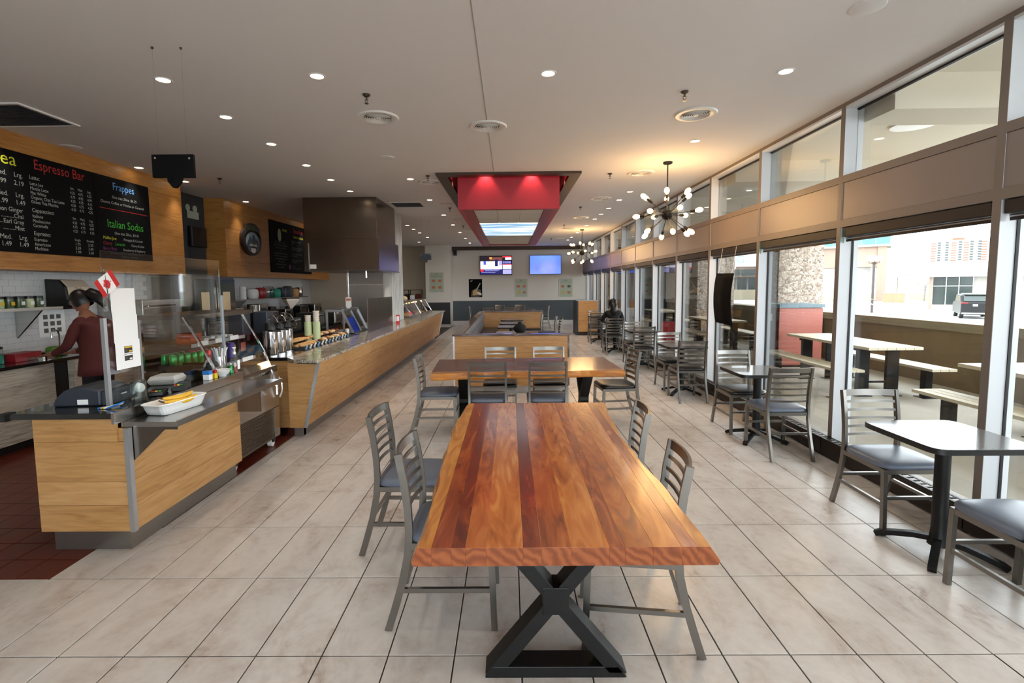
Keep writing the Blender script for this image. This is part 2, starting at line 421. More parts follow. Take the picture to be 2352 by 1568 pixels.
    def mesh(s, name, mats, smooth=False):
        me = bpy.data.meshes.new(name); me.from_pydata(s.v, [], s.f)
        mats = mats if isinstance(mats, (list, tuple)) else [mats]
        for m in mats: me.materials.append(MATS[m] if isinstance(m, str) else m)
        if len(mats) > 1: me.polygons.foreach_set('material_index', s.mi)
        me.update()
        bm = bmesh.new(); bm.from_mesh(me); bmesh.ops.recalc_face_normals(bm, faces=bm.faces); bm.to_mesh(me); bm.free()
        if smooth:
            me.polygons.foreach_set('use_smooth', [True]*len(me.polygons))
            if smooth != 'all':
                try: me.set_sharp_from_angle(angle=R_(40))
                except Exception: pass
        return me
    def build(s, name, mats, parent=None, smooth=False, bevel=0.0):
        o = bpy.data.objects.new(name, s.mesh(name, mats, smooth)); COL.objects.link(o)
        if parent is not None: o.parent = parent
        if bevel:
            b = o.modifiers.new('bevel', 'BEVEL'); b.width = bevel; b.segments = 2; b.limit_method = 'ANGLE'; b.angle_limit = R_(40)
        return o
def B(*a, **k): return MB().box(*a, **k)
def tag(o, label, cat, group=None):
    o['label'] = label; o['category'] = cat
    if group: o['group'] = group
    return o
def thing(name, label, cat, loc=(0, 0, 0), rz=0.0, group=None):
    o = bpy.data.objects.new(name, None); COL.objects.link(o); o.empty_display_size = 0.1
    o.location = loc; o.rotation_euler = (0, 0, rz)
    return tag(o, label, cat, group)
def struct(o): o['kind'] = 'structure'; return o
def stuff(o): o['kind'] = 'stuff'; return o
def sempty(name):
    o = bpy.data.objects.new(name, None); COL.objects.link(o); return struct(o)
def use(name, me, parent, loc=(0, 0, 0), rz=0.0, bevel=0.0):
    o = bpy.data.objects.new(name, me); COL.objects.link(o); o.parent = parent; o.location = loc; o.rotation_euler = (0, 0, rz)
    if bevel:
        b = o.modifiers.new('bevel', 'BEVEL'); b.width = bevel; b.segments = 2; b.limit_method = 'ANGLE'; b.angle_limit = R_(40)
    return o
def text_mesh(s, size, material, align='LEFT', ext=0.0, shear=0.0, spacing=1.0):
    cu = bpy.data.curves.new('t', 'FONT'); cu.body = s; cu.size = size; cu.align_x = align; cu.extrude = ext; cu.shear = shear
    cu.space_character = spacing; cu.resolution_u = 2
    o = bpy.data.objects.new('t', cu); COL.objects.link(o)
    me = bpy.data.meshes.new_from_object(o)
    bpy.data.objects.remove(o, do_unlink=True); bpy.data.curves.remove(cu)
    me.materials.clear(); me.materials.append(MATS[material])
    return me
def lettering(s, size, material, parent, loc, face, align='LEFT', name='lettering', ext=0.0, shear=0.0, sx=1.0):
    """face: 'x+' reads along +y and faces +x; 'y-' reads along +x and faces -y; 'x-' reads along -y and faces -x"""
    me = text_mesh(s, size, material, align, ext, shear)
    o = bpy.data.objects.new(name, me); COL.objects.link(o); o.parent = parent; o.location = loc
    o.rotation_euler = {'x+': (PI/2, 0, PI/2), 'y-': (PI/2, 0, 0), 'x-': (PI/2, 0, -PI/2), 'z+': (0, 0, 0)}[face]
    o.scale = (sx, 1, 1)
    return o
def bow(p0, p1, off, n=6):
    """points on a shallow arc from p0 to p1, bulging by off at the middle"""
    p0 = Vector(p0); p1 = Vector(p1); off = Vector(off)
    return [p0.lerp(p1, t/n)+off*(1-(2*t/n-1)**2) for t in range(n+1)]

ORD = ['first', 'second', 'third', 'fourth', 'fifth', 'sixth', 'seventh', 'eighth', 'ninth', 'tenth', 'eleventh', 'twelfth', 'thirteenth', 'fourteenth', 'fifteenth']
HC = 3.34            # ceiling height
WX = 3.126           # room face of the window wall
TX, TY = 0.305, 0.61  # floor tile
TX0, TY0 = -2.4012, 2.1259
def inview(x, y, m=0.35):
    return y > 0.9 and (x < 1.07*y+m) and (x > -1.05*y-m)

# ---------------------------------------------------------------- floor
fl = struct(B(-6.2, 3.3, -5.0, 22.0, -0.12, -0.005).build('floor', 'grout'))
_tm = {}
def tile_mesh(w, d, m):
    k = (round(w, 3), round(d, 3), m)
    if k not in _tm:
        g = 0.0034; e = 0.0012
        mb = MB(); x0, x1, y0, y1 = -w/2+g, w/2-g, -d/2+g, d/2-g
        vs = [(x0, y0, -.006), (x1, y0, -.006), (x1, y1, -.006), (x0, y1, -.006), (x0, y0, -e), (x1, y0, -e), (x1, y1, -e), (x0, y1, -e),
              (x0+e, y0+e, 0), (x1-e, y0+e, 0), (x1-e, y1-e, 0), (x0+e, y1-e, 0)]
        mb.add(vs, [(8, 9, 10, 11)]+[(a, (a+1) % 4, 4+(a+1) % 4, 4+a) for a in range(4)]+[(4+a, 4+(a+1) % 4, 8+(a+1) % 4, 8+a) for a in range(4)])
        _tm[k] = mb.mesh('tile', m)
    return _tm[k]
_cells = []
for c in range(-13, 19):
    for r in range(-12, 33):
        x = TX0+TX*(c+.5); y = TY0+TY*(r+.5)
        if x > 3.25 or x < -6.1 or y > 21.9: continue
        if x < TX0-TX and y > 2.736: continue                     # quarry tile behind the counter
        if c == -1 and y > 4.28: continue
        if c == -1 and 3.4 < y: continue
        if -2.9 < x < 0 and False: continue
        _cells.append((x, y))
for j in range(4):
    use('tile', tile_mesh(.066, TY, 'floortile'), fl, (-2.436, 3.651+TY*j, 0))
_seen = [p for p in _cells if inview(*p) and p[1] > 1.2 and not (p[0] < -2.4 and p[1] > 3.2)]
_seen.sort(key=lambda p: p[1]*1.0+abs(p[0])*0.15)
_near = set(_seen[:285])
for p in _seen[:285]:
    use('tile', tile_mesh(TX, TY, 'floortile'), fl, (p[0], p[1], 0))
_far = MB()
for p in _cells:
    if p in _near: continue
    g = 0.0034; x, y = p
    _far.add([(x-TX/2+g, y-TY/2+g, 0), (x+TX/2-g, y-TY/2+g, 0), (x+TX/2-g, y+TY/2-g, 0), (x-TX/2+g, y+TY/2-g, 0)], [(0, 1, 2, 3)])
stuff(_far.build('tile_field', 'floortile', fl))
# red quarry tiles behind the counters
_q = []
for i in range(24):
    for j in range(24):
        x = -2.706-0.203*(i+.5); y = 2.736+0.203*(j+.5)
        if x > -6.0: _q.append((x, y))
for i in range(2):
    for j in range(7): _q.append((-2.47-0.118*(i+.5), 4.28+0.203*(j+.5)))
_qm = MB()
for x, y in _q:
    w = 0.118 if x > -2.7 else 0.203
    if (y < 3.3 and x > -3.5) or x > -2.7:
        use('quarry_tile', tile_mesh(w, 0.203, 'quarry'), fl, (x, y, 0))
    else:
        g = 0.0025; _qm.add([(x-.1015+g, y-.1015+g, 0), (x+.1015-g, y-.1015+g, 0), (x+.1015-g, y+.1015-g, 0), (x-.1015+g, y+.1015-g, 0)], [(0, 1, 2, 3)])
for i in range(17):
    for j in range(40):
        x = -2.706-0.203*(i+.5); y = 2.736+0.203*(24+j+.5)
        g = 0.0025; _qm.add([(x-.1015+g, y-.1015+g, 0), (x+.1015-g, y-.1015+g, 0), (x+.1015-g, y+.1015-g, 0), (x-.1015+g, y+.1015-g, 0)], [(0, 1, 2, 3)])
stuff(_qm.build('quarry_tile_field', 'quarry', fl))

# ---------------------------------------------------------------- ceiling with the recess over the red light box
OX, OY0, OY1 = 0.93, 7.52, 14.78
ce = MB()
ce.box(-6.2, -OX, -5, 22, HC, HC+.1).box(OX, 3.4, -5, 22, HC, HC+.1).box(-OX, OX, -5, OY0, HC, HC+.1).box(-OX, OX, OY1, 22, HC, HC+.1)
ce.box(-OX-.05, -OX, OY0, OY1, HC+.1, HC+.55).box(OX, OX+.05, OY0, OY1, HC+.1, HC+.55).box(-OX, OX, OY0-.05, OY0, HC+.1, HC+.55).box(-OX, OX, OY1, OY1+.05, HC+.1, HC+.55)
ce.box(-OX-.05, OX+.05, OY0-.05, OY1+.05, HC+.55, HC+.6)
struct(ce.build('ceiling', 'ceiling'))
o = struct(B(-.215, -.207, 0.5, 7.36, HC-.0025, HC+.01).build('trim_1', 'groutwhite'))   # control joint in the plaster

# dark timber frame round the recess
tf = thing('ceiling_frame', 'dark brown timber frame round the red ceiling box', 'frame')
for n, a in (('rail', (-1.07, 1.07, 7.37, 7.53)), ('rail', (-1.07, 1.07, 14.76, 14.92)), ('stile', (-1.07, -.91, 7.53, 14.76)), ('stile', (.91, 1.07, 7.53, 14.76))):
    B(a[0], a[1], a[2], a[3], HC-.035, HC+.03).build(n, 'dark_frame', tf)

# ---------------------------------------------------------------- window wall
NEAR_K, FAR_K = -5, 11
def ym(k): return 3.27+1.525*k
_rev = {}
def win(k):
    """bay between mullion k-1 and mullion k"""
    y0 = ym(k-1); y1 = ym(k)-.055
    if k == 12: y1 = 21.2
    w = sempty('window_%d' % (k+5))
    # mullion k (far side of the bay)
    if k < 12:
        B(WX+.004, 3.30, ym(k)-.055, ym(k), 0, HC).build('mullion', 'mullion_daylit', w)  # body coloured lighter for daylight on the reveal; face strip stays taupe
        B(WX, WX+.0035, ym(k)-.056, ym(k)+.001, 0, HC).build('face_cap', 'taupe', w)
        B(3.236, 3.256, ym(k)-.061, ym(k)-.055, .12, 2.2).build('gasket', 'gasket', w)
        B(3.236, 3.256, ym(k), ym(k)+.006, .12, 2.2).build('gasket', 'gasket', w)
    B(WX+.004, 3.30, y0, y1, 3.285, HC).build('head_rail', 'mullion_daylit', w); B(WX, WX+.0035, y0, y1, 3.305, HC).build('face_cap', 'taupe', w)
    B(3.235, 3.262, y0, y1, 3.270, 3.285).build('gasket', 'gasket', w)
    B(WX, 3.30, y0, y1, 2.608, 2.674).build('transom', 'taupe', w, bevel=.002)
    B(WX+.008, 3.30, y0, y1, 2.268, 2.606).build('fascia_panel', 'panel_taupe', w)
    B(WX, 3.30, y0, y1, 2.196, 2.266).build('transom', 'taupe', w, bevel=.002)
    B(3.15, 3.30, y0, y1, 0, .12).build('sill', 'taupe', w)
    B(3.243, 3.249, y0, y1, 2.674, 3.285).build('pane', 'glass', w)
    B(3.243, 3.249, y0, y1, .12, 2.196).build('pane', 'glass', w)
for k in range(NEAR_K, 13): win(k)

# unseen wall behind the viewer; glazing added on the window side for frontal light
struct(B(-6.2, -2.0, -5.0, -4.8, 0, HC).build('wall_front', 'wallwhite'))
w = sempty('window_20')
for i in range(5):
    x = -1.97+i*1.29
    B(x-.03, x+.03, -4.9, -4.75, 0, HC).build('mullion', 'mullion_daylit', w)
    if i < 4:
        B(x+.03, x+1.26, -4.9, -4.75, 2.2, 2.67).build('fascia_panel', 'panel_taupe', w)
        B(x+.03, x+1.26, -4.84, -4.83, 0, 2.2).build('pane', 'glass', w)
        B(x+.03, x+1.26, -4.84, -4.83, 2.67, HC).build('pane', 'glass', w)

# ---------------------------------------------------------------- back wall
wb = struct(B(-2.43, 3.3, 21.2, 21.4, 0, HC).build('wall_back', 'wallwhite'))
B(-2.43, 3.2, 21.17, 21.2, .19, 1.04).build('wainscot', 'wallgrey', wb)
B(-2.43, 3.2, 21.16, 21.2, 0, .19).build('base_tile', 'tiletile', wb)
struct(B(-2.43, 3.126, 21.08, 21.2, 3.19, HC-.005).build('trim_2', 'dark_frame'))
wc = struct(B(-3.42, -2.43, 20.2, 21.4, 0, HC).build('wall_back_return', 'wallwhite'))
B(-3.42, -2.43, 20.17, 20.2, .12, 1.02).build('wainscot', 'walldark', wc)
B(-3.42, -2.43, 20.16, 20.2, 0, .12).build('base_tile', 'tiletile', wc)
struct(B(-6.2, -3.42, 20.9, 21.1, 0, HC).build('wall_back_left', 'beige_and_warm_light'))  # beige here is warm light painted into the wall colour
# ---------------------------------------------------------------- left: tiled wall, timber bulkheads, recess
wl = struct(B(-6.0, -5.8, -5, 21, 0, HC).build('wall_left', 'groutwhite'))
_sm = MB().box(0, .008, -.0735, .0735, -.0355, .0355).mesh('subway_tile', 'tiletile')
n = 0
for r in range(14):
    for i in range(24):
        y = 4.78+.15*i+(.075 if r % 2 else 0); z = .955+.074*r
        if y > 7.82 or z > 1.93: continue
        use('subway_tile', _sm, wl, (-5.8, y, z)); n += 1
_fm = MB()
for r in range(14):
    for i in range(30):
        y = 9.3+.15*i+(.075 if r % 2 else 0); z = .955+.074*r
        _fm.box(-5.8, -5.792, y-.0735, y+.0735, z-.0355, z+.0355)
stuff(_fm.build('subway_tile_field', 'tiletile', wl))
# bulkheads: horizontal maple boards
def bulkhead(name, x0, x1, y0, y1, z0, ends):
    b = struct(B(x0, x1-.014, y0+.014, y1-.014, z0+.01, HC).build(name, 'maple_warm'))
    hs = [z0, z0+.3, z0+.6, z0+.9, z0+1.2, HC]
    for a, c in zip(hs, hs[1:]):
        B(x1-.013, x1, y0, y1, a+.0015, c-.0015).build('board', 'maple_warm', b)
        for e in ends: B(x0, x1-.014, e-.007, e+.007, a+.0015, c-.0015).build('board', 'maple_warm', b)
    return b
bulkhead('wall_bulkhead_1', -5.8, -5.2, -1.0, 7.93, 1.9, [7.93])
bulkhead('wall_bulkhead_2', -5.8, -5.25, 9.2, 14.4, 1.9, [9.2])
struct(B(-5.8, -5.62, 7.93, 9.2, 1.9, HC).build('wall_recess', 'walldark'))
# far end of the kitchen and beige return
struct(B(-6.0, -4.2, 14.4, 14.6, 0, HC).build('wall_kitchen_end', 'beige_and_warm_light'))

# ---------------------------------------------------------------- chairs
def superell(a, b, e=5.0, n=32):
    out = []
    for k in range(n):
        t = 2*PI*k/n; c, s_ = math.cos(t), math.sin(t)
        out.append((a*math.copysign(abs(c)**(2/e), c), b*math.copysign(abs(s_)**(2/e), s_)))
    return out
_CH = {}
def chair_meshes(variant, seat):
    key = (variant, seat)
    if key in _CH: return _CH[key]
    P = []
    yw = .193
    rp = [(-.30, 0), (-.268, .10), (-.226, .24), (-.196, .38), (-.186, .50), (-.190, .62), (-.205, .75), (-.230, .885)]
    for s in (-1, 1):
        P.append(('rear_leg', MB().path([(x, s*yw, z) for x, z in rp], .022, .036, up=(1, 0, .2)).mesh('rear_leg', 'gunmetal', True)))
    for s in (-1, 1):
        P.append(('leg', MB().path([(.222, s*yw, 0), (.208, s*yw, .435)], .026, .030, up=(1, 0, 0)).mesh('leg', 'gunmetal')))
    fr = MB(); fr.box(-.195, .222, -yw-.012, -yw+.012, .415, .447).box(-.195, .222, yw-.012, yw+.012, .415, .447).box(.196, .221, -yw, yw, .415, .447).box(-.2, -.176, -yw, yw, .415, .447)
    P.append(('seat_frame', fr.mesh('seat_frame', 'gunmetal')))
    cu = MB(); lev = [(.446, .93), (.450, .985), (.460, 1.0), (.474, .995), (.484, .95), (.491, .84), (.496, .62), (.498, .3)]
    n = 32; rows = []
    for z, s in lev:
        ring = superell(.222*s, .216*s); rows.append(len(cu.v))
        cu.v += [(x+.022, y, z) for x, y in ring]
    for a, b in zip(rows, rows[1:]):
        for k in range(n): cu.f.append((a+k, a+(k+1) % n, b+(k+1) % n, b+k)); cu.mi.append(0)
    cu.f.append(tuple(rows[-1]+k for k in range(n))); cu.mi.append(0); cu.f.append(tuple(reversed([rows[0]+k for k in range(n)]))); cu.mi.append(0)
    P.append(('seat', cu.mesh('seat', seat, 'all')))
    def px(z):
        for (x0, z0), (x1, z1) in zip(rp, rp[1:]):
            if z0 <= z <= z1: return x0+(x1-x0)*(z-z0)/(z1-z0)
        return rp[-1][0]
    th = .046 if variant == 'thin' else .034
    P.append(('top_rail', MB().path(bow((px(.86)-.002, -yw, .862), (px(.86)-.002, yw, .862), (-.03, 0, 0)), .014, th, up=(-.15, 0, 1)).mesh('top_rail', 'gunmetal', True)))
    zs = (.80, .74, .68, .62, .56) if variant == 'thin' else (.795, .73, .665, .60, .535)
    for z in zs:
        P.append(('slat', MB().path(bow((px(z), -yw, z), (px(z), yw, z), (-.028, 0, 0)), .010, .018 if variant == 'thin' else .034, up=(-.15, 0, 1)).mesh('slat', 'gunmetal', True)))
    for s in (-1, 1):
        P.append(('stretcher', MB().path([(px(.21), s*yw, .205), (.213, s*yw, .205)], .018, .022).mesh('stretcher', 'gunmetal')))
    P.append(('stretcher', MB().path([(px(.25), -yw, .25), (px(.25), yw, .25)], .018, .022).mesh('stretcher', 'gunmetal')))
    P.append(('stretcher', MB().path(bow((.21, -yw, .25), (.21, yw, .25), (0, 0, 0), 2), .018, .022).mesh('stretcher', 'gunmetal')))
    _CH[key] = P
    return P
def chair(x, y, deg, label, group, seat='vinyl_grey', variant='thin'):
    t = thing('dining_chair', label, 'chair', (x, y, 0), R_(deg), group)
    for n, me in chair_meshes(variant, seat): use(n, me, t)
    return t
G1 = 'metal chairs round the long wooden tables'
chair(-.31, 2.49, 0, 'grey seat metal chair nearest the camera, left side of the near wooden table', G1)
chair(-.64, 3.16, -1, 'grey seat metal chair pulled out on the left, second along the near wooden table', G1)
chair(.578, 2.33, 173, 'metal chair nearest the camera on the right side of the near wooden table', G1)
chair(.635, 3.2, 175, 'metal chair on the right of the near wooden table, farther from the camera', G1)
chair(-.84, 5.64, 1, 'grey seat metal chair at the left end of the second wooden table', G1)
chair(1.30, 6.0, 186, 'black seat metal chair at the right end of the second wooden table', G1, 'vinyl_black', 'wide')
chair(-.24, 5.33, 90, 'left grey seat chair of the pair backing the camera at the second wooden table', G1)
chair(.395, 5.33, 90, 'right grey seat chair of the pair backing the camera at the second wooden table', G1)
chair(-.125, 6.14, -90, 'metal chair on the far side of the second wooden table, the left one', G1, 'vinyl_black')
chair(.50, 6.14, -90, 'metal chair on the far side of the second wooden table, the right one', G1, 'vinyl_black')
G2 = 'metal chairs at the small tables along the windows'
chair(2.62, 2.43, 90, 'grey seat metal chair cut off by the right edge of the picture', G2)
chair(2.665, 3.41, -90, 'grey seat metal chair facing the camera at the nearest small window table', G2)
chair(2.65, 4.85, 90, 'grey seat metal chair with back to the camera at the second small window table', G2)
chair(2.65, 5.64, -90, 'black seat metal chair facing the camera at the second small window table', G2, 'vinyl_black')
chair(2.58, 7.16, 90, 'black seat ladder back chair with back to the camera at the third small window table', G2, 'vinyl_black', 'wide')
chair(2.62, 7.92, -90, 'black seat chair facing the camera at the third small window table', G2, 'vinyl_black')
chair(2.56, 9.56, 88, 'black seat ladder back chair with back to the camera at the fourth small window table', G2, 'vinyl_black', 'wide')
chair(2.64, 10.36, -92, 'metal chair facing the camera at the fourth small window table', G2, 'vinyl_black', 'wide')
chair(2.50, 11.98, 90, 'ladder back chair the person in black sits on by the window', G2, 'vinyl_black', 'wide')
chair(2.62, 12.78, -90, 'metal chair on the far side of the table of the person in black', G2, 'vinyl_black', 'wide')
chair(2.50, 14.25, 90, 'metal chair with back to the camera at the last small window table', G2, 'vinyl_brown', 'wide')
chair(2.62, 15.05, -90, 'metal chair facing the camera at the last small window table', G2, 'vinyl_brown', 'wide')
G3 = 'metal chairs at the booth tables'
chair(.68, 13.7, 180, 'dark ladder back chair before the far booth panel', G3, 'vinyl_black', 'wide')
chair(.98, 12.75, 178, 'ladder back chair on the open side of the booth, second from the far panel', G3, 'vinyl_black', 'wide')
chair(1.02, 11.9, 182, 'ladder back chair on the open side of the booth, nearest of the three', G3, 'vinyl_black', 'wide')
G4 = 'metal chairs round the table by the back wall'
chair(-1.33, 19.2, 0, 'metal chair at the left end of the table by the back wall', G4, 'vinyl_black')
chair(-.78, 18.3, 90, 'metal chair with back to the camera, left one at the table by the back wall', G4, 'vinyl_black')
chair(.08, 18.3, 90, 'metal chair with back to the camera, right one at the table by the back wall', G4, 'vinyl_black')
chair(-.40, 20.1, -90, 'metal chair facing the camera, left one at the table by the back wall', G4, 'vinyl_black')
chair(.42, 20.1, -90, 'metal chair facing the camera, right one at the table by the back wall', G4, 'vinyl_black')
chair(1.30, 19.2, 180, 'metal chair at the right end of the table by the back wall', G4, 'vinyl_black')

# ---------------------------------------------------------------- live edge tables
def xframe(parent, yy, ax='y', x=0.0):
    """black steel X pedestal across the table"""
    S = [('base_bar', [(-.305, 0), (.305, 0), (.27, .05), (-.27, .05)], .05),
         ('top_bar', [(-.305, .69), (.305, .69), (.27, .65), (-.27, .65)], .05),
         ('brace', [(-.305, .02), (-.228, .02), (.305, .67), (.228, .67)], .048),
         ('brace', [(.305, .02), (.228, .02), (-.305, .67), (-.228, .67)], .05),
         ('centre_block', [(-.056, .285), (.056, .285), (.056, .405), (-.056, .405)], .052)]
    for n, poly, d in S:
        mb = MB().prism([(p[0]+x, p[1]) for p in poly], yy-d, yy+d, 'y' if ax == 'y' else 'x')
        mb.build(n, 'black_metal', parent, bevel=.003)
def live_table(name, label, x0, x1, y0, y1, bounds, mats, ax, left_edge, right_edge, loc, rz, frames, zt=.76, th=.068):
    """staves side by side; the two outer staves keep the tree's own edge"""
    t = thing(name, label, 'table', loc, rz)
    N = 22
    for i, (a, b, m) in enumerate(zip(bounds, bounds[1:], mats)):
        mb = MB(); L_ = []; Rr = []
        for k in range(N+1):
            s = k/N; yy = y0+(y1-y0)*s
            L_.append((left_edge(s) if i == 0 else a, yy)); Rr.append((right_edge(s) if i == len(mats)-1 else b, yy))
        # section with the outer edge splayed out towards the bottom
        for k in range(N+1):
            (xa, yy), (xb, _) = L_[k], Rr[k]
            ba = xa-(.022+.012*math.sin(k*1.3)) if i == 0 else xa
            bb = xb+(.026+.012*math.sin(k*1.1+1)) if i == len(mats)-1 else xb
            pts = [(xa, yy, zt), (xb, yy, zt), (bb, yy, zt-th*.75), (bb-.006 if i == len(mats)-1 else bb, yy, zt-th), (ba+.006 if i == 0 else ba, yy, zt-th), (ba, yy, zt-th*.75)]
            if ax == 'x': pts = [(q[1], -q[0], q[2]) for q in pts]
            mb.v += pts
        for k in range(N):
            for q in range(6): mb.f.append((k*6+q, k*6+(q+1) % 6, (k+1)*6+(q+1) % 6, (k+1)*6+q)); mb.mi.append(0)
        mb.f += [tuple(range(6)), tuple(reversed([N*6+q for q in range(6)]))]; mb.mi += [1, 1]
        mb.build('stave', [m+'_'+ax, 'endgrain'], t, bevel=.0008)
    for f in frames: xframe(t, f, ax)
    return t
def le(s):
    P = [(0, -.337), (.1, -.33), (.26, -.342), (.42, -.358), (.6, -.36), (.76, -.364), (.88, -.352), (1, -.326)]
    for (a, u), (b, w_) in zip(P, P[1:]):
        if s <= b+1e-9: return u+(w_-u)*(s-a)/(b-a)+.006*math.sin(s*31)
    return -.33
def re(s):
    P = [(0, .694), (.08, .701), (.16, .702), (.31, .689), (.47, .674), (.56, .671), (.76, .689), (.9, .71), (1, .734)]
    for (a, u), (b, w_) in zip(P, P[1:]):
        if s <= b+1e-9: return u+(w_-u)*(s-a)/(b-a)+.006*math.sin(s*27+1)
    return .7
t1 = live_table('wooden_table', 'long glossy live edge wooden table nearest the camera with black X legs', 0, 0, 1.675, 3.83,
    [-.34, -.285, -.215, -.165, -.092, .039, .105, .21, .345, .40, .50, .60, .655, .70],
    ['aca_sap', 'aca_red', 'aca_dark', 'aca_mid', 'aca_light', 'aca_dark', 'aca_mid', 'aca_light', 'aca_red', 'aca_mid', 'aca_light', 'aca_red', 'aca_sap'],
    'y', le, re, (0, 0, 0), 0, [])
for yy in (2.045, 3.45): xframe(t1, yy, 'y', .185)
# second table lies across the room
t2 = live_table('wooden_table', 'second live edge wooden table, standing across the room before the booth', 0, 0, -1.045, 1.045,
    [-.5, -.42, -.28, -.1, .08, .24, .40, .46],
    ['aca_deep', 'aca_dark', 'aca_deep', 'aca_deep', 'aca_dark', 'aca_deep', 'aca_sap'], 'x',
    lambda s: -.51+.012*math.sin(s*14), lambda s: .505+.022*math.sin(s*13+.6)+.012*math.sin(s*29), (.17, 5.76, 0), R_(3), [-.72, .70], .755)
t3 = thing('dining_table', 'dark table by the back wall with metal chairs round it', 'table', (0, 19.2, 0))
B(-1.0, 1.0, -.45, .45, .70, .75).build('table_top', 'cap_wood', t3)
for s in (-.7, .7): B(s-.04, s+.04, -.3, .3, 0, .70).build('leg', 'black_metal', t3)

# ---------------------------------------------------------------- small tables by the windows
_bt = {}
def bistro_meshes():
    if _bt: return _bt
    top = MB(); ring = superell(.305, .305, 9, 40)
    top.prism(ring, .722, .752, 'z'); _bt['edge_band'] = top.mesh('edge_band', 'black_plastic', True)
    sf = MB(); sf.prism([(x*.985, y*.985) for x, y in ring], .752, .7545, 'z'); _bt['table_top'] = sf.mesh('table_top', 'laminate')
    _bt['column'] = MB().lathe([(.0, .05), (.055, .05), (.045, .10), (.040, .16), (.040, .69), (.07, .70), (.14, .722)], n=20).mesh('column', 'black_metal', True)
    a = MB().path([(.03, 0, .085), (.12, 0, .075), (.22, 0, .05), (.29, 0, .028), (.315, 0, .012)], .042, .032).mesh('foot', 'black_metal', True)
    _bt['foot'] = a
    _bt['spider'] = MB().box(-.2, .2, -.02, .02, .705, .722).box(-.02, .02, -.2, .2, .706, .7215).mesh('spider', 'black_metal')
    return _bt
G5 = 'small square tables along the windows'
def bistro(x, y, label, g=G5):
    t = thing('bistro_table', label, 'table', (x, y, 0), 0, g)
    m = bistro_meshes()
    for n in ('edge_band', 'table_top', 'column', 'spider'): use(n, m[n], t)
    for k in range(4): use('foot', m['foot'], t, (0, 0, 0), R_(45+90*k))
    return t
bistro(2.655, 2.98, 'small square black edged table by the window nearest the camera')
bistro(2.655, 5.26, 'second small square table along the windows, beside a grey seat chair')
bistro(2.64, 7.55, 'third small square table along the windows')
bistro(2.68, 9.97, 'fourth small square table along the windows')
bistro(2.66, 12.38, 'small square table in front of the person in black')
bistro(2.66, 14.65, 'last small square table along the windows')
G6 = 'square tables inside the booth'
bistro(.03, 9.75, 'booth table with the black bag on it', G6)
bistro(.03, 11.2, 'second booth table, behind the one with the black bag', G6)
bistro(.05, 12.3, 'third booth table along the tufted bench', G6)
bistro(.06, 13.5, 'booth table farthest from the camera, before the far panel', G6)
bg = thing('handbag', 'black rounded bag with a stubby handle on the booth table', 'bag', (.20, 9.72, .7545))
MB().ball((0, 0, .08), .125, 16, 10, (1.05, .7, .75)).build('bag_body', 'cloth_black', bg, smooth='all')
MB().lathe([(.0, .22), (.035, .21), (.042, .17), (.05, .14), (.06, .12)], n=12).build('handle', 'cloth_black', bg, smooth=True)

# ---------------------------------------------------------------- booth
bo = thing('booth', 'low timber booth enclosure with dark cap and grey tufted bench back', 'booth', (0, 0, 0))
def boards_y(parent, x0, x1, y, z0, z1, nb, name='board', m='maple', d=.014):
    """boards lying on a face that looks towards -y"""
    for i in range(nb):
        a = z0+(z1-z0)*i/nb; b = z0+(z1-z0)*(i+1)/nb
        B(x0, x1, y-d, y, a+.001, b-.001).build(name, m, parent)
def boards_x(parent, x, y0, y1, z0, z1, nb, name='board', m='maple', d=.014, s=1):
    for i in range(nb):
        a = z0+(z1-z0)*i/nb; b = z0+(z1-z0)*(i+1)/nb
        B(min(x, x+s*d), max(x, x+s*d), y0, y1, a+.001, b-.001).build(name, m, parent)
B(-.87, .90, 7.615, 7.72, .12, .905).build('front_panel', 'maple', bo)
boards_y(bo, -.86, .895, 7.614, .125, .905, 3)
B(-.885, -.86, 7.598, 7.73, .12, .905).build('corner_trim', 'aluminium', bo)
B(.896, .92, 7.596, 7.73, .12, .905).build('corner_trim', 'cap_wood', bo)
B(-.85, .88, 7.63, 7.70, 0, .12).build('kick', 'steel_kick', bo)
B(-.90, .935, 7.59, 7.74, .907, .935).build('cap', 'cap_wood', bo, bevel=.003)
B(-.87, -.77, 7.74, 14.5, .12, .905).build('side_panel', 'whitewood', bo)
B(-.86, -.78, 7.74, 14.5, 0, .12).build('kick', 'steel_kick', bo)
B(-.895, -.745, 7.74, 14.46, .907, .935).build('cap', 'cap_wood', bo, bevel=.003)
B(-.87, .96, 14.5, 14.62, .1, .905).build('back_panel', 'maple', bo)
boards_y(bo, -.765, .955, 14.499, .1, .905, 3)
B(-.85, .94, 14.52, 14.6, 0, .1).build('kick', 'steel_kick', bo)
B(-.90, .98, 14.47, 14.65, .907, .935).build('cap', 'cap_wood', bo, bevel=.003)
B(.957, .98, 14.49, 14.64, .1, .905).build('corner_trim', 'cap_wood', bo)
# tufted back: quilted pads
_pad = MB(); Q = 6
for i in range(Q+1):
    for j in range(Q+1):
        a = i/Q*2-1; b = j/Q*2-1
        _pad.v.append((.035*(1-a**4)*(1-b**4), a*.1175, b*.105))
for i in range(Q):
    for j in range(Q): _pad.f.append((i*(Q+1)+j, (i+1)*(Q+1)+j, (i+1)*(Q+1)+j+1, i*(Q+1)+j+1)); _pad.mi.append(0)
_pad = _pad.mesh('pad', 'tufted', 'all')
for i in range(28):
    for j in range(2): use('pad', _pad, bo, (-.765, 7.86+.235*i, .575+.21*j))
B(-.765, -.33, 7.8, 14.45, .38, .47).build('bench_seat', 'vinyl_brown', bo, bevel=.02)
B(-.765, -.38, 7.8, 14.45, 0, .38).build('bench_base', 'brown_black', bo)

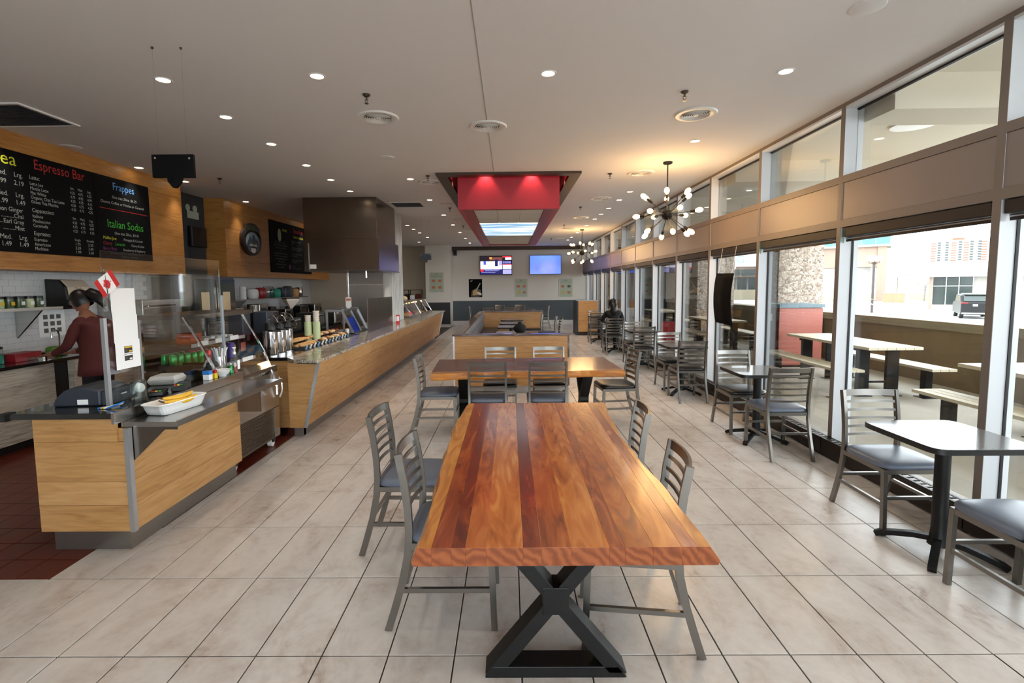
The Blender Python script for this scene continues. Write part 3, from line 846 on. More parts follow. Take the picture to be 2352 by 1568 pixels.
# partition at the far end of the window row
pc = thing('low_partition', 'maple clad low partition beside the far windows', 'partition', (0, 0, 0))
B(2.27, 2.93, 16.45, 16.6, .12, 1.15).build('core', 'maple', pc)
boards_y(pc, 2.285, 2.925, 16.449, .12, 1.15, 3)
B(2.235, 2.28, 16.42, 17.4, .1, 1.15).build('end_panel', 'slate', pc)
B(2.23, 2.95, 16.43, 17.4, 0, .12).build('kick', 'brown_black', pc)
B(2.23, 2.95, 16.43, 16.62, 1.15, 1.165).build('cap', 'aluminium', pc)

# ---------------------------------------------------------------- blinds and convector covers at the windows
for k in range(-1, 13):
    y0 = ym(k-1)+.012; y1 = (ym(k) if k < 12 else 21.19)-.067
    nm = {0: 'nearest the camera, partly out of the picture', 1: 'over the window showing the parked car', 2: 'over the window with the pebble column behind it', 3: 'over the window with the hanging black panel'}.get(k)
    lab = 'black roller blind cassette '+nm if nm else 'black roller blind cassette, %s from the camera' % ORD[k]
    t = thing('roller_blind', lab, 'blind', (0, 0, 0), 0, 'roller blinds over the windows')
    B(3.135, 3.215, y0, y1, 2.105, 2.192).build('cassette', 'blind', t, bevel=.006)
    MB().tube([(3.178, y0+.005, 2.092), (3.178, y1-.005, 2.092)], .011, 8).build('bottom_bar', 'aluminium', t)
    B(3.172, 3.184, y0+.006, y1-.006, 2.062, 2.083).build('hem', 'blind', t)
    if k in (1, 2): MB().tube([(3.132, y1-.012, 2.17), (3.130, y1-.014, 2.06), (3.131, y1-.03, 2.045), (3.131, y1-.035, 2.17)], .0022, 6).build('pull_chain', 'teal', t)
for k in range(0, 12):
    y0 = ym(k-1)-.04; y1 = ym(k)-.05
    nm = {0: 'by the nearest small window table', 1: 'under the window showing the parked car', 2: 'under the pebble column window'}.get(k)
    lab = 'black low convector cover '+nm if nm else 'black low convector cover under the windows, %s from the camera' % ORD[k]
    t = thing('convector_cover', lab, 'heater', (0, 0, 0), 0, 'convector covers along the windows')
    B(3.03, 3.045, y0, y1, .02, .172).build('front_plate', 'brown_black', t)
    B(3.045, 3.125, y0, y0+.012, 0, .17).build('end_plate', 'brown_black', t); B(3.045, 3.125, y1-.012, y1, 0, .17).build('end_plate', 'brown_black', t)
    B(3.03, 3.125, y0, y1, .172, .178).build('rim', 'steel_dark', t) if k > 3 else None
    if k <= 3:
        B(3.03, 3.05, y0, y1, .172, .178).build('rim', 'brown_black', t); B(3.108, 3.125, y0, y1, .172, .178).build('rim', 'brown_black', t)
        nb = 24
        bm_ = MB().box(3.05, 3.108, -.007, .007, .168, .177).mesh('grille_bar', 'brown_black')
        for i in range(nb+1): use('grille_bar', bm_, t, (0, y0+.02+(y1-y0-.04)*i/nb, 0))
        B(3.05, 3.108, y0+.012, y1-.012, .03, .06).build('fin_element', 'gasket', t)

# ---------------------------------------------------------------- downlights
_dr = MB().lathe([(.048, 0.0), (.052, -.004), (.064, -.004), (.066, 0)], n=24).mesh('trim_ring', 'white_plastic', True)
_dl = MB().lathe([(0, -.0015), (.030, -.002), (.049, -.0005)], n=20).mesh('lens', 'downlight_on', True)
_dlamp = {}
def spot(o, w, size, col=(1.0, 0.93, 0.83), blend=.8, rad=.04):
    k = (w, size, col)
    if k not in _dlamp:
        l = bpy.data.lights.new('lamp', 'SPOT'); l.energy = w; l.spot_size = R_(size); l.spot_blend = blend; l.color = col; l.shadow_soft_size = rad
        _dlamp[k] = l
    s = bpy.data.objects.new('lamp', _dlamp[k]); COL.objects.link(s); s.parent = o; s.location = (0, 0, -.012)
    return s
DW = 15.0
def down(x, y, label, w=None, size=150, group=None):
    t = thing('downlight', label, 'downlight', (x, y, HC), 0, group or 'recessed ceiling downlights')
    use('trim_ring', _dr, t); use('lens', _dl, t)
    spot(t, w or DW, size)
for i, (x, y) in enumerate(((-2.74, 4.05), (-2.74, 4.92), (-2.74, 5.84), (-2.75, 6.85), (-2.75, 7.78), (-2.75, 8.7))):
    down(x, y, 'lit downlight above the counter before the hood, %s from the camera' % ORD[i])
for i, y in enumerate((13.6, 14.51, 15.49, 16.95)): down(-2.77, y, 'lit downlight beyond the hood above the counter end, %s from the hood' % ORD[i])
down(-3.37, 18.65, 'lit recessed downlight near the warm lit back wall')
down(-1.50, 4.02, 'lit recessed downlight at the upper left, left of the ceiling seam')
down(.32, 4.03, 'lit recessed downlight right of the ceiling seam, above the near wooden table')
down(2.19, 4.05, 'lit recessed downlight nearest the camera on the window side')
down(2.18, 5.93, 'lit recessed downlight just before the nearer chandelier')
for i, y in enumerate((7.79, 9.66, 11.7, 13.59, 15.48, 17.4, 19.35)): down(-1.52, y, 'lit downlight in the row left of the red box, %s from the camera' % ORD[i])
for i, y in enumerate((9.06, 9.91, 10.97, 11.86, 12.71, 14.06, 15.93, 17.42, 18.5)): down(2.18, y, 'lit downlight beyond the nearer chandelier, %s from it' % ORD[i])
for y, l in ((5.05, 'lit recessed downlight at the left edge of the picture above the menu'), (6.87, 'lit recessed downlight above the right end of the espresso menu'), (9.62, 'lit recessed downlight above the round emblem'), (7.78, 'lit recessed downlight grazing the end of the timber bulkhead'), (12.6, 'lit recessed downlight above the second menu board')):
    down(-5.06 if y != 7.78 else -5.02, y, l, 17, 75)
for x, y in ((-1.5, 2.2), (.32, 2.2), (2.19, 2.2), (-1.5, .3), (.32, .3), (2.19, .3)):  # unseen downlights continuing the ceiling rows, added for frontal light
    down(x, y, 'recessed downlight added out of view near the viewer', group='downlights added out of view')
# ---------------------------------------------------------------- round air diffusers
_df = [('rim', MB().lathe([(.13, -.004), (.15, -.016), (.19, -.014), (.2, 0)], n=32).mesh('rim', 'white_plastic', True))]
for i, r in enumerate((.118, .098, .078, .058, .038)):
    _df.append(('cone_ring', MB().lathe([(r, -.006), (r+.012, -.020), (r+.014, -.018), (r+.004, -.004)], n=28).mesh('cone_ring', 'white_plastic', True)))
_df.append(('hub', MB().lathe([(0, -.024), (.022, -.022), (.026, -.01), (0.0, -.008)], n=20).mesh('hub', 'white_plastic', True)))
_df.append(('throat', MB().lathe([(0, -.002), (.13, -.002)], n=28).mesh('throat', 'gasket')))
def diffuser(x, y, label):
    t = thing('air_diffuser', label, 'air vent', (x, y, HC), 0, 'round ceiling air diffusers')
    for n, m in _df: use(n, m, t)
diffuser(-1.27, 4.98, 'round white air diffuser left of the seam, below a sprinkler')
diffuser(-.21, 5.3, 'round white air diffuser on the ceiling seam')
diffuser(1.84, 5.0, 'round white air diffuser nearest the camera on the window side')
diffuser(-1.24, 8.03, 'round white air diffuser at the near left corner of the red box')
for i, y in enumerate((10.03, 12.36, 15.2, 18.45)): diffuser(-1.25, y, 'round white air diffuser left of the red box, %s past its near corner' % ORD[i])
for y, l in ((7.56, 'round white air diffuser beside the nearer chandelier'),): diffuser(1.98, y, l)
for i, y in enumerate((9.7, 12.35, 14.75, 17.8)): diffuser(1.78, y, 'round white air diffuser right of the red box, %s past the nearer chandelier' % ORD[i])
# ---------------------------------------------------------------- sprinkler heads
_sp = [('escutcheon', MB().lathe([(0, 0), (.032, -.002), (.034, -.008), (.02, -.02), (.011, -.022)], n=16).mesh('escutcheon', 'steel_dark', True)),
       ('stem', MB().lathe([(.008, -.02), (.008, -.05), (.0, -.05)], n=10).mesh('stem', 'steel_dark', True)),
       ('yoke', MB().tube([(-.013, 0, -.04), (-.012, 0, -.06), (0, 0, -.072), (.012, 0, -.06), (.013, 0, -.04)], .003, 6).mesh('yoke', 'steel_dark', True)),
       ('deflector', MB().lathe([(0, -.076), (.018, -.077), (.018, -.079), (0, -.08)], n=12).mesh('deflector', 'steel_dark'))]
def sprinkler(x, y, label):
    t = thing('sprinkler_head', label, 'sprinkler', (x, y, HC), 0, 'ceiling sprinkler heads')
    for n, m in _sp: use(n, m, t)
for x, y, l in ((-1.22, 4.4, 'dark sprinkler head above the left round diffuser'), (1.53, 4.43, 'dark sprinkler head at the right, above a round diffuser'), (-4.36, 7.57, 'dark sprinkler head right of the hanging arrow panel'),
                (-1.21, 7.56, 'dark sprinkler head at the near left corner of the red box'), (1.52, 7.56, 'dark sprinkler head at the near right corner of the red box'),
                (-1.25, 10.64, 'dark sprinkler head left of the middle of the red box'), (-1.26, 13.78, 'dark sprinkler head left of the far end of the red box'),
                (1.53, 10.72, 'dark sprinkler head right of the middle of the red box'), (1.53, 13.84, 'dark sprinkler head right of the far end of the red box'), (1.5, 17.75, 'dark sprinkler head nearest the back wall')):
    sprinkler(x, y, l)
_cd = MB().lathe([(0, -.006), (.09, -.006), (.098, -.003), (.1, 0)], n=28).mesh('ceiling_cover', 'ceiling', True)
for x, y, l in ((-1.56, 6.5, 'white blank cover plate on the ceiling left of the red box'), (2.18, 3.15, 'white blank cover plate at the top right of the ceiling'), (-5.08, 5.85, 'blank cover plate over the espresso menu')):
    o = bpy.data.objects.new('cover_plate', _cd); COL.objects.link(o); o.location = (x, y, HC); tag(o, l, 'cover plate', 'blank ceiling covers')
# ---------------------------------------------------------------- ceiling grilles
def grille(x0, x1, y0, y1, label, nb):
    t = thing('ceiling_grille', label, 'air vent')
    B(x0, x1, y0, y1, HC-.004, HC).build('backing', 'grey_plastic', t)
    for a in ((x0-.03, x1+.03, y0-.03, y0), (x0-.03, x1+.03, y1, y1+.03), (x0-.03, x0, y0, y1), (x1, x1+.03, y0, y1)): B(*a, HC-.014, HC).build('frame', 'white_plastic', t)
    me = MB().box(x0, x1, -.006, .006, HC-.010, HC-.004).mesh('louvre', 'grey_plastic')
    for i in range(nb): use('louvre', me, t, (0, y0+(y1-y0)*(i+.5)/nb, 0))
grille(-5.1, -4.36, 4.5, 5.08, 'dark square return air grille at the upper left', 18)
grille(-2.33, -1.76, 9.88, 10.42, 'square return air grille beside the hood', 16)
# ---------------------------------------------------------------- red light box
rb = thing('red_light_box', 'red box hanging below the ceiling with a lit sky panel', 'light box')
Z0 = 2.845
B(-.775, .775, 7.65, 7.72, Z0, HC+.5).build('front_panel', 'red_paint', rb)
B(-.775, .775, 14.5, 14.6, Z0, HC+.5).build('back_panel', 'red_paint', rb)
for s in (-1, 1):
    B(min(s*.775, s*.70), max(s*.775, s*.70), 7.72, 14.5, Z0, HC+.5).build('side_panel', 'red_paint', rb)
    MB().prism([(s*.70, Z0), (s*.56, Z0+.012), (s*.56, Z0+.05), (s*.70, Z0+.05)], 7.72, 14.5, 'y').build('side_lip', 'red_dark', rb)
B(-.7, .7, 7.72, 7.76, Z0, Z0+.05).build('front_lip', 'red_dark', rb)
B(-.7, .7, 14.38, 14.5, Z0, Z0+.05).build('back_lip', 'red_dark', rb)
_pm2 = {}
for i in range(3):
    for j in range(11):
        x0 = -.56+.3733*i; y0 = 7.76+.6018*j
        if 9.5 < y0+.3 < 12.0: continue
        B(x0+.006, x0+.3673, y0+.006, y0+.5958, Z0+.03, Z0+.04).build('ceiling_panel', 'whitewood' if False else 'wallwhite', rb)
for j in range(4):
    B(-.556, .556, 9.57+.6018*j+.012, 9.57+.6018*(j+1)-.012, Z0+.028, Z0+.04).build('light_panel', 'skypanel', rb)
B(-.56, .56, 7.76, 14.38, Z0+.041, Z0+.05).build('backing', 'wallwhite', rb)
for i, (x, y) in enumerate(((-.35, 7.585), (.35, 7.585), (-.85, 8.2), (.85, 8.2), (-.85, 9.6), (.85, 9.6), (-.85, 11.2), (.85, 11.2), (-.85, 12.8), (.85, 12.8))):
    t = thing('recess_lamp', 'small lamp in the ceiling recess in front of the red panel' if i < 2 else 'small lamp in the ceiling recess beside the red box', 'lamp', (x, y, HC+.16), 0, 'lamps washing the red box')
    MB().lathe([(0, .39), (.006, .39), (.006, .02), (.03, .02), (.03, -.03), (.026, -.03), (.024, 0), (0, 0)], n=16).build('lamp_body', 'white_plastic', t, smooth=True)
    s = spot(t, 14 if i < 2 else 14, 80, (1.0, .82, .6), .5, .03); s.location.z = -.035
# ---------------------------------------------------------------- chandeliers
def chandelier(x, y, z, label):
    t = thing('chandelier', label, 'chandelier', (x, y, 0), 0, 'sputnik chandeliers by the windows')
    MB().lathe([(0, HC), (.062, HC), (.062, HC-.018), (.055, HC-.026), (0, HC-.026)], n=24).build('canopy', 'black_metal', t, smooth=True)
    MB().tube([(0, 0, HC-.02), (0, 0, z+.06)], .008, 10).build('rod', 'black_metal', t, smooth=True)
    MB().ball((0, 0, z), .075, 20, 12).build('hub', 'black_metal', t, smooth='all')
    rn = random.Random(5)
    dirs = []
    for el, n, off in ((38, 6, 10), (3, 6, 38), (-38, 6, 22)):
        for i in range(n): dirs.append((R_(el+rn.uniform(-3, 3)), 2*PI*i/n+R_(off)+rn.uniform(-.08, .08)))
    for el, az in dirs:
        d = Vector((math.cos(el)*math.cos(az), math.cos(el)*math.sin(az), math.sin(el)))
        c = Vector((0, 0, z))
        arm = MB().tube([c+d*.07, c+d*.31], .0045, 6).build('arm', 'black_metal', t)
        MB().tube([c+d*.30, c+d*.365], .018, 10).build('socket', 'black_metal', arm, smooth=True)
        M = d.to_track_quat('Z', 'Y').to_matrix()
        MB().lathe([(.012, .36), (.02, .375), (.032, .40), (.034, .42), (.028, .445), (.014, .462), (0, .466)], c, 12, M.to_4x4()).build('bulb', 'bulb', arm, smooth=True)
    pl_ = bpy.data.lights.new('lamp', 'POINT'); pl_.energy = 26; pl_.color = (1.0, .62, .28); pl_.shadow_soft_size = .36
    q = bpy.data.objects.new('lamp', pl_); COL.objects.link(q); q.parent = t; q.location = (0, 0, z)
chandelier(2.177, 6.913, 2.632, 'black sputnik chandelier with glowing bulbs, the nearer one')
chandelier(2.205, 15.07, 2.64, 'black sputnik chandelier with glowing bulbs, the farther one')
# ---------------------------------------------------------------- hanging arrow panels
def arrow_sign(x, y, z, label, m, wires=True):
    t = thing('hanging_sign', label, 'sign', (x, y, 0), R_(4), 'arrow shaped hanging panels')
    MB().prism([(-.14, z), (.14, z+.004), (.14, z-.155), (.055, z-.155), (.045, z-.19), (.012, z-.226), (-.008, z-.226), (-.04, z-.185), (-.045, z-.155), (-.14, z-.155)], -.012, .012, 'y').build('panel', m, t)
    for s in (-.115, .115): MB().lathe([(0, .017), (.007, .016), (.007, .012)], (s, 0, z-.025), 10, Matrix.Rotation(PI/2, 4, 'X')).build('stud', 'chrome', t)
    for s in (-.095, .095):
        MB().tube([(s, 0, z-.02), (s, 0, HC)], .0005, 5).build('wire', 'steel', t)
        MB().lathe([(0, HC), (.008, HC), (.008, HC-.012), (0, HC-.014)], (s, 0, 0), 8).build('hook', 'steel_dark', t)
arrow_sign(-2.345, 3.52, 2.615, 'black arrow shaped panel hanging above the near counter', 'black_board')
arrow_sign(-2.13, 12.7, 2.51, 'dark grey arrow shaped panel hanging at the far end of the counter', 'slate')

# ---------------------------------------------------------------- near service counter
ca = thing('service_counter', 'near timber service counter with steel ledge, cut by the left aisle', 'counter')
B(-2.985, -2.415, 3.015, 4.27, .15, .815).build('body', 'maple', ca); B(-2.985, -2.466, 3.015, 4.27, .816, .884).build('upper_body', 'steel_dark', ca)
hs = [.15, .322, .476, .733, .885]
for a, b in zip(hs, hs[1:]):
    B(-2.99, -2.415 if b < .8 else -2.462, 3.0, 3.014, a+.001, b-.001).build('board', 'maple', ca)
    B(-2.414, -2.40, 3.025, 4.275, a+.001, min(b, .818)-.001).build('board', 'maple', ca)
B(-2.414, -2.385, 2.99, 3.024, .15, .818).build('corner_trim', 'aluminium', ca)
B(-2.97, -2.47, 3.064, 4.30, 0, .15).build('kick', 'steel_kick', ca)
MB().prism([(-2.40, .82), (-2.10, .82), (-2.10, .80), (-2.18, .80), (-2.40, .59)], 3.03, 3.036, 'y').build('end_bracket', 'steel_dark', ca)
led = MB().box(-2.45, -2.09, 3.025, 4.46, .82, .85); led.box(-2.10, -2.09, 3.025, 4.46, .85, .858)
led.build('tray_ledge', 'steel', ca)
MB().tube([(-2.12, 4.40, .80), (-2.12, 4.40, .72)], .012, 10).build('ledge_bracket', 'chrome', ca)
B(-2.45, -2.2, 4.25, 4.27, .60, .82).build('ledge_gusset', 'steel_dark', ca)
wt = tag(B(-3.12, -2.462, 2.965, 4.45, .885, .92).build('countertop', 'black_gloss', bevel=.003), 'glossy black worktop on the near service counter', 'countertop')
B(-2.461, -2.445, 2.965, 4.45, .852, .922).build('steel_edge', 'steel', wt)
B(-3.15, -3.105, 2.95, 3.02, .875, .925).build('end_block', 'black_plastic', wt)

# refrigerated case under and behind the glass display
fr = thing('display_fridge', 'steel refrigerated case with a grille below and slanted glass above', 'display case')
B(-3.15, -2.50, 4.31, 5.22, .10, .86).build('body', 'steel_dark', fr)
B(-2.50, -2.49, 4.32, 5.21, .43, .80).build('door_panel', 'steel', fr)
gm = MB().box(-2.502, -2.492, 4.36, 5.08, -.004, .004).mesh('grille_slat', 'steel_dark')
for i in range(18): use('grille_slat', gm, fr, (0, 0, .125+.0165*i))
B(-2.503, -2.488, 5.08, 5.2, .11, .42).build('grille_post', 'steel', fr)
MB().tube(bow((-2.46, 5.17, .74), (-2.46, 5.17, .52), (.03, 0, 0)), .009, 8).build('handle', 'chrome', fr, smooth=True)
for y in (4.4, 5.13):
    MB().lathe([(0, -.02), (.045, -.02), (.045, .02), (0, .02)], (-2.56, y, .045), 16, Matrix.Rotation(PI/2, 4, 'Y')).build('caster', 'white_plastic', fr, smooth=True)
    B(-2.6, -2.52, y-.02, y+.02, .05, .10).build('caster_fork', 'black_plastic', fr)
B(-3.2, -2.70, 4.2, 5.12, 1.42, 1.46).build('top_panel', 'steel_dark', fr)
for y in (4.2, 5.1):
    MB().path([(-2.80, y, 1.44), (-2.68, y, 1.24), (-2.57, y, 1.02), (-2.534, y, .925)] if y < 5 else [(-2.80, y, 1.44), (-2.68, y, 1.24), (-2.57, y, 1.02), (-2.49, y, .80), (-2.44, y, .62)], .014, .02, up=(0, 1, 0)).build('front_strip', 'chrome', fr, smooth=True)
g = MB(); P = [(-2.80, 1.44), (-2.68, 1.24), (-2.57, 1.02), (-2.49, .80), (-2.44, .62)]
P = P[:3]+[(-2.534, .925)]+P[3:]
for (x0, z0), (x1, z1) in zip(P, P[1:]):
    ya = 4.21 if z1 > .9 else 4.462
    g.add([(x0, ya, z0), (x1, ya, z1), (x1, 5.09, z1), (x0, 5.09, z0)], [(0, 1, 2, 3)])
g.build('front_glass', 'acrylic', fr)
for z, x1 in ((.975, -2.66), (1.19, -2.76)):
    B(-3.18, x1, 4.22, 5.08, z-.008, z).build('shelf', 'acrylic', fr)
    B(x1, x1+.008, 4.22, 5.08, z-.02, z+.012).build('shelf_edge', 'aluminium', fr)
B(-3.2, -3.18, 4.2, 5.12, .90, 1.42).build('back_frame', 'steel_dark', fr)
for y in (4.21, 5.09): B(-3.19, -3.17, y-.012, y+.012, .86, 1.42).build('post', 'chrome', fr)
for i, y in enumerate((4.30, 4.56, 4.80)):
    B(-2.752 if True else 0, -2.748, y, y+.15, 1.175, 1.215).build('shelf_tag', 'paper', fr)
B(-2.65, -2.646, 4.82, 5.02, .955, .995).build('shelf_tag', 'paper', fr)
def can(x, y, z, m, label, h=.122, r=.032):
    t = thing('drink_can', label, 'can', (x, y, z), 0, 'drinks cans in the glass display')
    MB().lathe([(0, .0), (r*.8, 0), (r, .008), (r, h-.012), (r*.84, h)], n=14).build('can_body', m, t, smooth=True)
    MB().lathe([(r*.84, h), (r*.8, h-.004), (0, h-.004)], n=14).build('lid', 'silver_can', t, smooth=True)
for i in range(5): can(-2.98+.012*i, 4.30+.078*i, .975, 'green_can', 'green drinks can in the front row of the glass display')
for i in range(4): can(-3.08, 4.34+.078*i, .975, 'green_can', 'green drinks can in the back row of the glass display')
can(-2.91, 4.69, .975, 'red_can', 'red drinks can in the front row of the glass display')
for i in range(2): can(-3.04, 4.66+.075*i, .975, 'red_can', 'red drinks can in the back row of the glass display')
can(-2.89, 4.775, .975, 'blue_can', 'blue drinks can beside the red one in the glass display')
can(-2.86, 4.86, .975, 'silver_can', 'silver drinks can right of the blue one in the glass display', .15)
can(-2.83, 4.945, .975, 'purple', 'purple and orange drinks can at the right of the glass display', .16, .036)
tag(B(-2.98, -2.85, 4.36, 4.52, 1.19, 1.28).build('snack_box', 'orange_box'), 'orange snack box on the upper glass shelf', 'box')
for i in range(5): tag(MB().cbox((-2.92+.01*i, 4.60+.085*i, 1.205+.008*(i % 2)), (.13, .07, .03)).build('plastic_pack', 'white_plastic', bevel=.006), 'clear pale pack lying on the upper glass shelf', 'pack', 'pale packs on the upper glass shelf')
tag(B(-2.95, -2.86, 4.90, 4.98, 1.19, 1.32).build('tumbler_stack', 'jarglass'), 'stack of clear tumblers on the upper glass shelf', 'cups')
tag(B(-3.1, -2.85, 5.0, 5.07, .975, 1.10).build('carton', 'cardboard'), 'brown carton at the right end of the lower glass shelf', 'carton')

# ---------------------------------------------------------------- sneeze guard, paper, flag
sg = thing('sneeze_guard', 'clear acrylic sneeze guard on the near counter', 'screen')
B(-2.603, -2.597, 3.14, 4.43, .93, 1.93).build('panel', 'acrylic', sg)
B(-2.612, -2.588, 3.115, 3.14, .92, 1.50).build('post', 'aluminium', sg)
B(-2.61, -2.59, 4.43, 4.448, .92, 1.62).build('post', 'aluminium', sg)
for y in (3.128, 4.44): B(-2.64, -2.56, y-.035, y+.035, .92, .926).build('foot', 'steel', sg)
for y in (3.145, 4.425): B(-2.603, -2.597, y-.0015, y+.0015, .93, 1.93).build('edge', 'jarglass', sg)
pp = thing('paper_notice', 'white paper sheets taped to the sneeze guard', 'notice')
for i, (z0, z1) in enumerate(((1.50, 1.69), (1.33, 1.51), (1.15, 1.34))):
    B(-2.594+.001*i, -2.5935+.001*i, 3.19+.004*i, 3.40+.006*i, z0, z1).build('sheet', 'paper', pp)
for i, c in enumerate(('vinyl_brown', 'vinyl_brown')):
    s = B(-2.5905, -2.590, 3.27, 3.34, 1.255-.052*i, 1.30-.052*i).build('printed_card', c, pp)
    B(-2.590, -2.5895, 3.272, 3.338, 1.288-.052*i, 1.297-.052*i).build('printed_line', 'yellow' if i == 0 else 'paper', s)
    MB().lathe([(0, 0), (.008, 0)], (-2.5894, 3.285, 1.272-.052*i), 12, Matrix.Rotation(PI/2, 4, 'Y')).build('printed_logo', 'txt_grey', s)
    B(-2.590, -2.5895, 3.312, 3.334, 1.260-.052*i, 1.27-.052*i).build('printed_price', 'yellow' if i == 0 else 'paper', s)
fg = thing('small_flag', 'small red and white maple leaf flag fixed to the sneeze guard', 'flag', (-2.58, 3.14, 1.55))
MB().tube([(0, .035, -.06), (0, .0, .25)], .0025, 6).build('stick', 'black_plastic', fg)
MB().ball((0, -.002, .255), .006, 8, 6).build('finial', 'chrome', fg)
A = Matrix.Rotation(R_(35), 3, 'X')
def fpt(u, v): # flag plane: u along the fly, v along the hoist (faces +x)
    p = A @ Vector((0, u*1.4, v*1.4)); return (0.004*math.sin(u*40), p.y+.008, p.z+.185)
def flagquad(u0, u1, v0, v1, m, n='stripe', off=0.0):
    mb = MB(); K = 6
    for i in range(K+1):
        u = u0+(u1-u0)*i/K
        for v in (v0, v1): q = fpt(u, v); mb.v += [(q[0]+off, q[1], q[2]), (q[0]-.0012+off, q[1], q[2])]
    for i in range(K):
        a = i*4; b = a+4
        mb.f += [(a, b, b+2, a+2), (a+1, a+3, b+3, b+1), (a, a+1, b+1, b), (a+2, b+2, b+3, a+3)]; mb.mi += [0]*4
    mb.f += [(0, 2, 3, 1), (K*4, K*4+1, K*4+3, K*4+2)]; mb.mi += [0, 0]
    return mb.build(n, m, fg)
flagquad(-.055, -.03, -.055, .03, 'red'); flagquad(-.03, .03, -.055, .03, 'paper', 'field'); flagquad(.03, .055, -.055, .03, 'red')
leaf = [(0, .032), (.006, .022), (.013, .025), (.011, .012), (.018, .017), (.02, .012), (.028, .013), (.025, .006), (.028, .002), (.014, -.010), (.016, -.015), (.002, -.013), (.002, -.026), (-.002, -.026), (-.002, -.013), (-.016, -.015), (-.014, -.010), (-.028, .002), (-.025, .006), (-.028, .013), (-.02, .012), (-.018, .017), (-.011, .012), (-.013, .025), (-.006, .022)]
lm = MB(); lm.v = [(fpt(-y*.85, x*.85-.012)[0]+.0022, *fpt(-y*.85, x*.85-.012)[1:]) for x, y in leaf]; lm.f = [tuple(range(len(leaf)))]; lm.mi = [0]
lm.build('maple_leaf', 'red', fg)

# ---------------------------------------------------------------- things on the near counter
pr = thing('receipt_printer', 'dark slate rounded cash machine on the near counter', 'machine', (-2.83, 3.30, .92), R_(6))
MB().prism([(-.17, 0), (.12, 0), (.12, .10), (.03, .125), (-.05, .125), (-.11, .10), (-.16, .05)], -.14, .14, 'y').build('housing', 'slate', pr, bevel=.012)
B(.12, .17, -.13, .13, 0, .09).build('front_block', 'grey_plastic', pr, bevel=.006)
B(-.02, .045, -.143, -.141, .012, .045).build('label_sticker', 'paper', pr)
B(.171, .172, -.02, .04, .05, .058).build('logo_plate', 'paper', pr)
cbx = thing('pen_bundle', 'blue and yellow pens and cards lying by the sneeze guard post', 'pens', (-2.58, 3.10, .92))
for i, m in enumerate(('blue', 'yellow', 'paper', 'blue')): MB().tube([(-.06+.02*i, -.02, .006), (.03+.02*i, .07-.02*i, .012+.01*i)], .005, 6).build('pen', m, cbx)
jr = thing('glass_jar', 'clear jar with crumpled white tissue on the near counter', 'jar', (-2.54, 3.31, .922))
MB().lathe([(0, .003), (.042, .003), (.047, .01), (.047, .135), (.044, .135), (.044, .012), (0, .012)], n=24).build('jar_glass', 'jarglass', jr, smooth=True)
MB().ball((.005, .0, .09), .034, 9, 6, (1, .8, 1)).build('tissue', 'paper', jr)
for i, (x, y, rz, l) in enumerate(((-2.56, 3.52, 25, 'black card terminal lying flat beside the clear jar'), (-2.50, 3.68, 20, 'black card terminal on its cradle beside the banana dish'))):
    t = thing('card_terminal', l, 'card terminal', (x, y, .922), R_(rz), 'card terminals')
    MB().prism([(-.045, 0), (.045, 0), (.045, .03+.02*i), (-.045, .03)], -.09, .09, 'y').build('body', 'black_plastic', t, bevel=.006)
    MB().box(-.03, .03, .02, .07, .034+.012*i, .036+.015*i).build('screen', 'grey_plastic', t)
    for k in range(3): MB().box(-.03+.022*k, -.014+.022*k, -.07, -.055, .03+.012*i, .036+.014*i).build('key', ('lamp_red', 'yellow', 'green_can')[k], t)
tb = thing('takeout_box', 'white closed foam takeout box behind the card terminals', 'box', (-2.78, 3.93, .922), R_(10))
for z0, z1, s0, s1, n in ((0, .035, .85, 1, 'base'), (.036, .07, 1, .8, 'lid')):
    mb = MB(); a = .105
    mb.add([(-a*s0, -a*s0, z0), (a*s0, -a*s0, z0), (a*s0, a*s0, z0), (-a*s0, a*s0, z0), (-a*s1, -a*s1, z1), (a*s1, -a*s1, z1), (a*s1, a*s1, z1), (-a*s1, a*s1, z1)], [(3, 2, 1, 0), (4, 5, 6, 7)]+[(k, (k+1) % 4, 4+(k+1) % 4, 4+k) for k in range(4)])
    mb.build(n, 'white_plastic', tb, bevel=.008)
bt_ = thing('black_bin', 'black open plastic bin behind the takeout box', 'bin', (-2.82, 4.28, .922))
B(-.2, .2, -.09, .09, 0, .015).build('bottom', 'black_plastic', bt_)
for a in ((-.2, .2, -.1, -.085), (-.2, .2, .085, .1), (-.205, -.19, -.1, .1), (.19, .205, -.1, .1)): B(*a, 0, .10).build('side', 'black_plastic', bt_)
sc_ = thing('spoon_holder', 'steel cup full of white plastic spoons', 'cup', (-2.585, 4.34, .922))
MB().lathe([(0, 0), (.048, 0), (.048, .16), (.044, .16), (.044, .01), (0, .01)], n=24).build('cup', 'chrome', sc_, smooth=True)
for i in range(9):
    a = 2*PI*i/9; MB().path([(.02*math.cos(a), .02*math.sin(a), .02), (.05*math.cos(a), .05*math.sin(a), .20), (.065*math.cos(a), .065*math.sin(a), .235)], .012, .004).build('spoon', 'white_plastic', sc_)
sz = thing('sanitizer_bottle', 'clear pump bottle standing behind the white bowl', 'bottle', (-2.50, 4.42, .922))
MB().lathe([(0, 0), (.032, 0), (.034, .01), (.034, .12), (.014, .15), (.012, .165), (0, .165)], n=20).build('bottle_body', 'jarglass', sz, smooth=True)
MB().lathe([(0, .165), (.014, .165), (.014, .185), (.005, .19), (.005, .215), (.016, .218), (.016, .228), (0, .228)], n=12).build('pump', 'white_plastic', sz, smooth=True)
B(.034, .0355, -.02, .02, .03, .11).build('label_sticker', 'paper', sz)
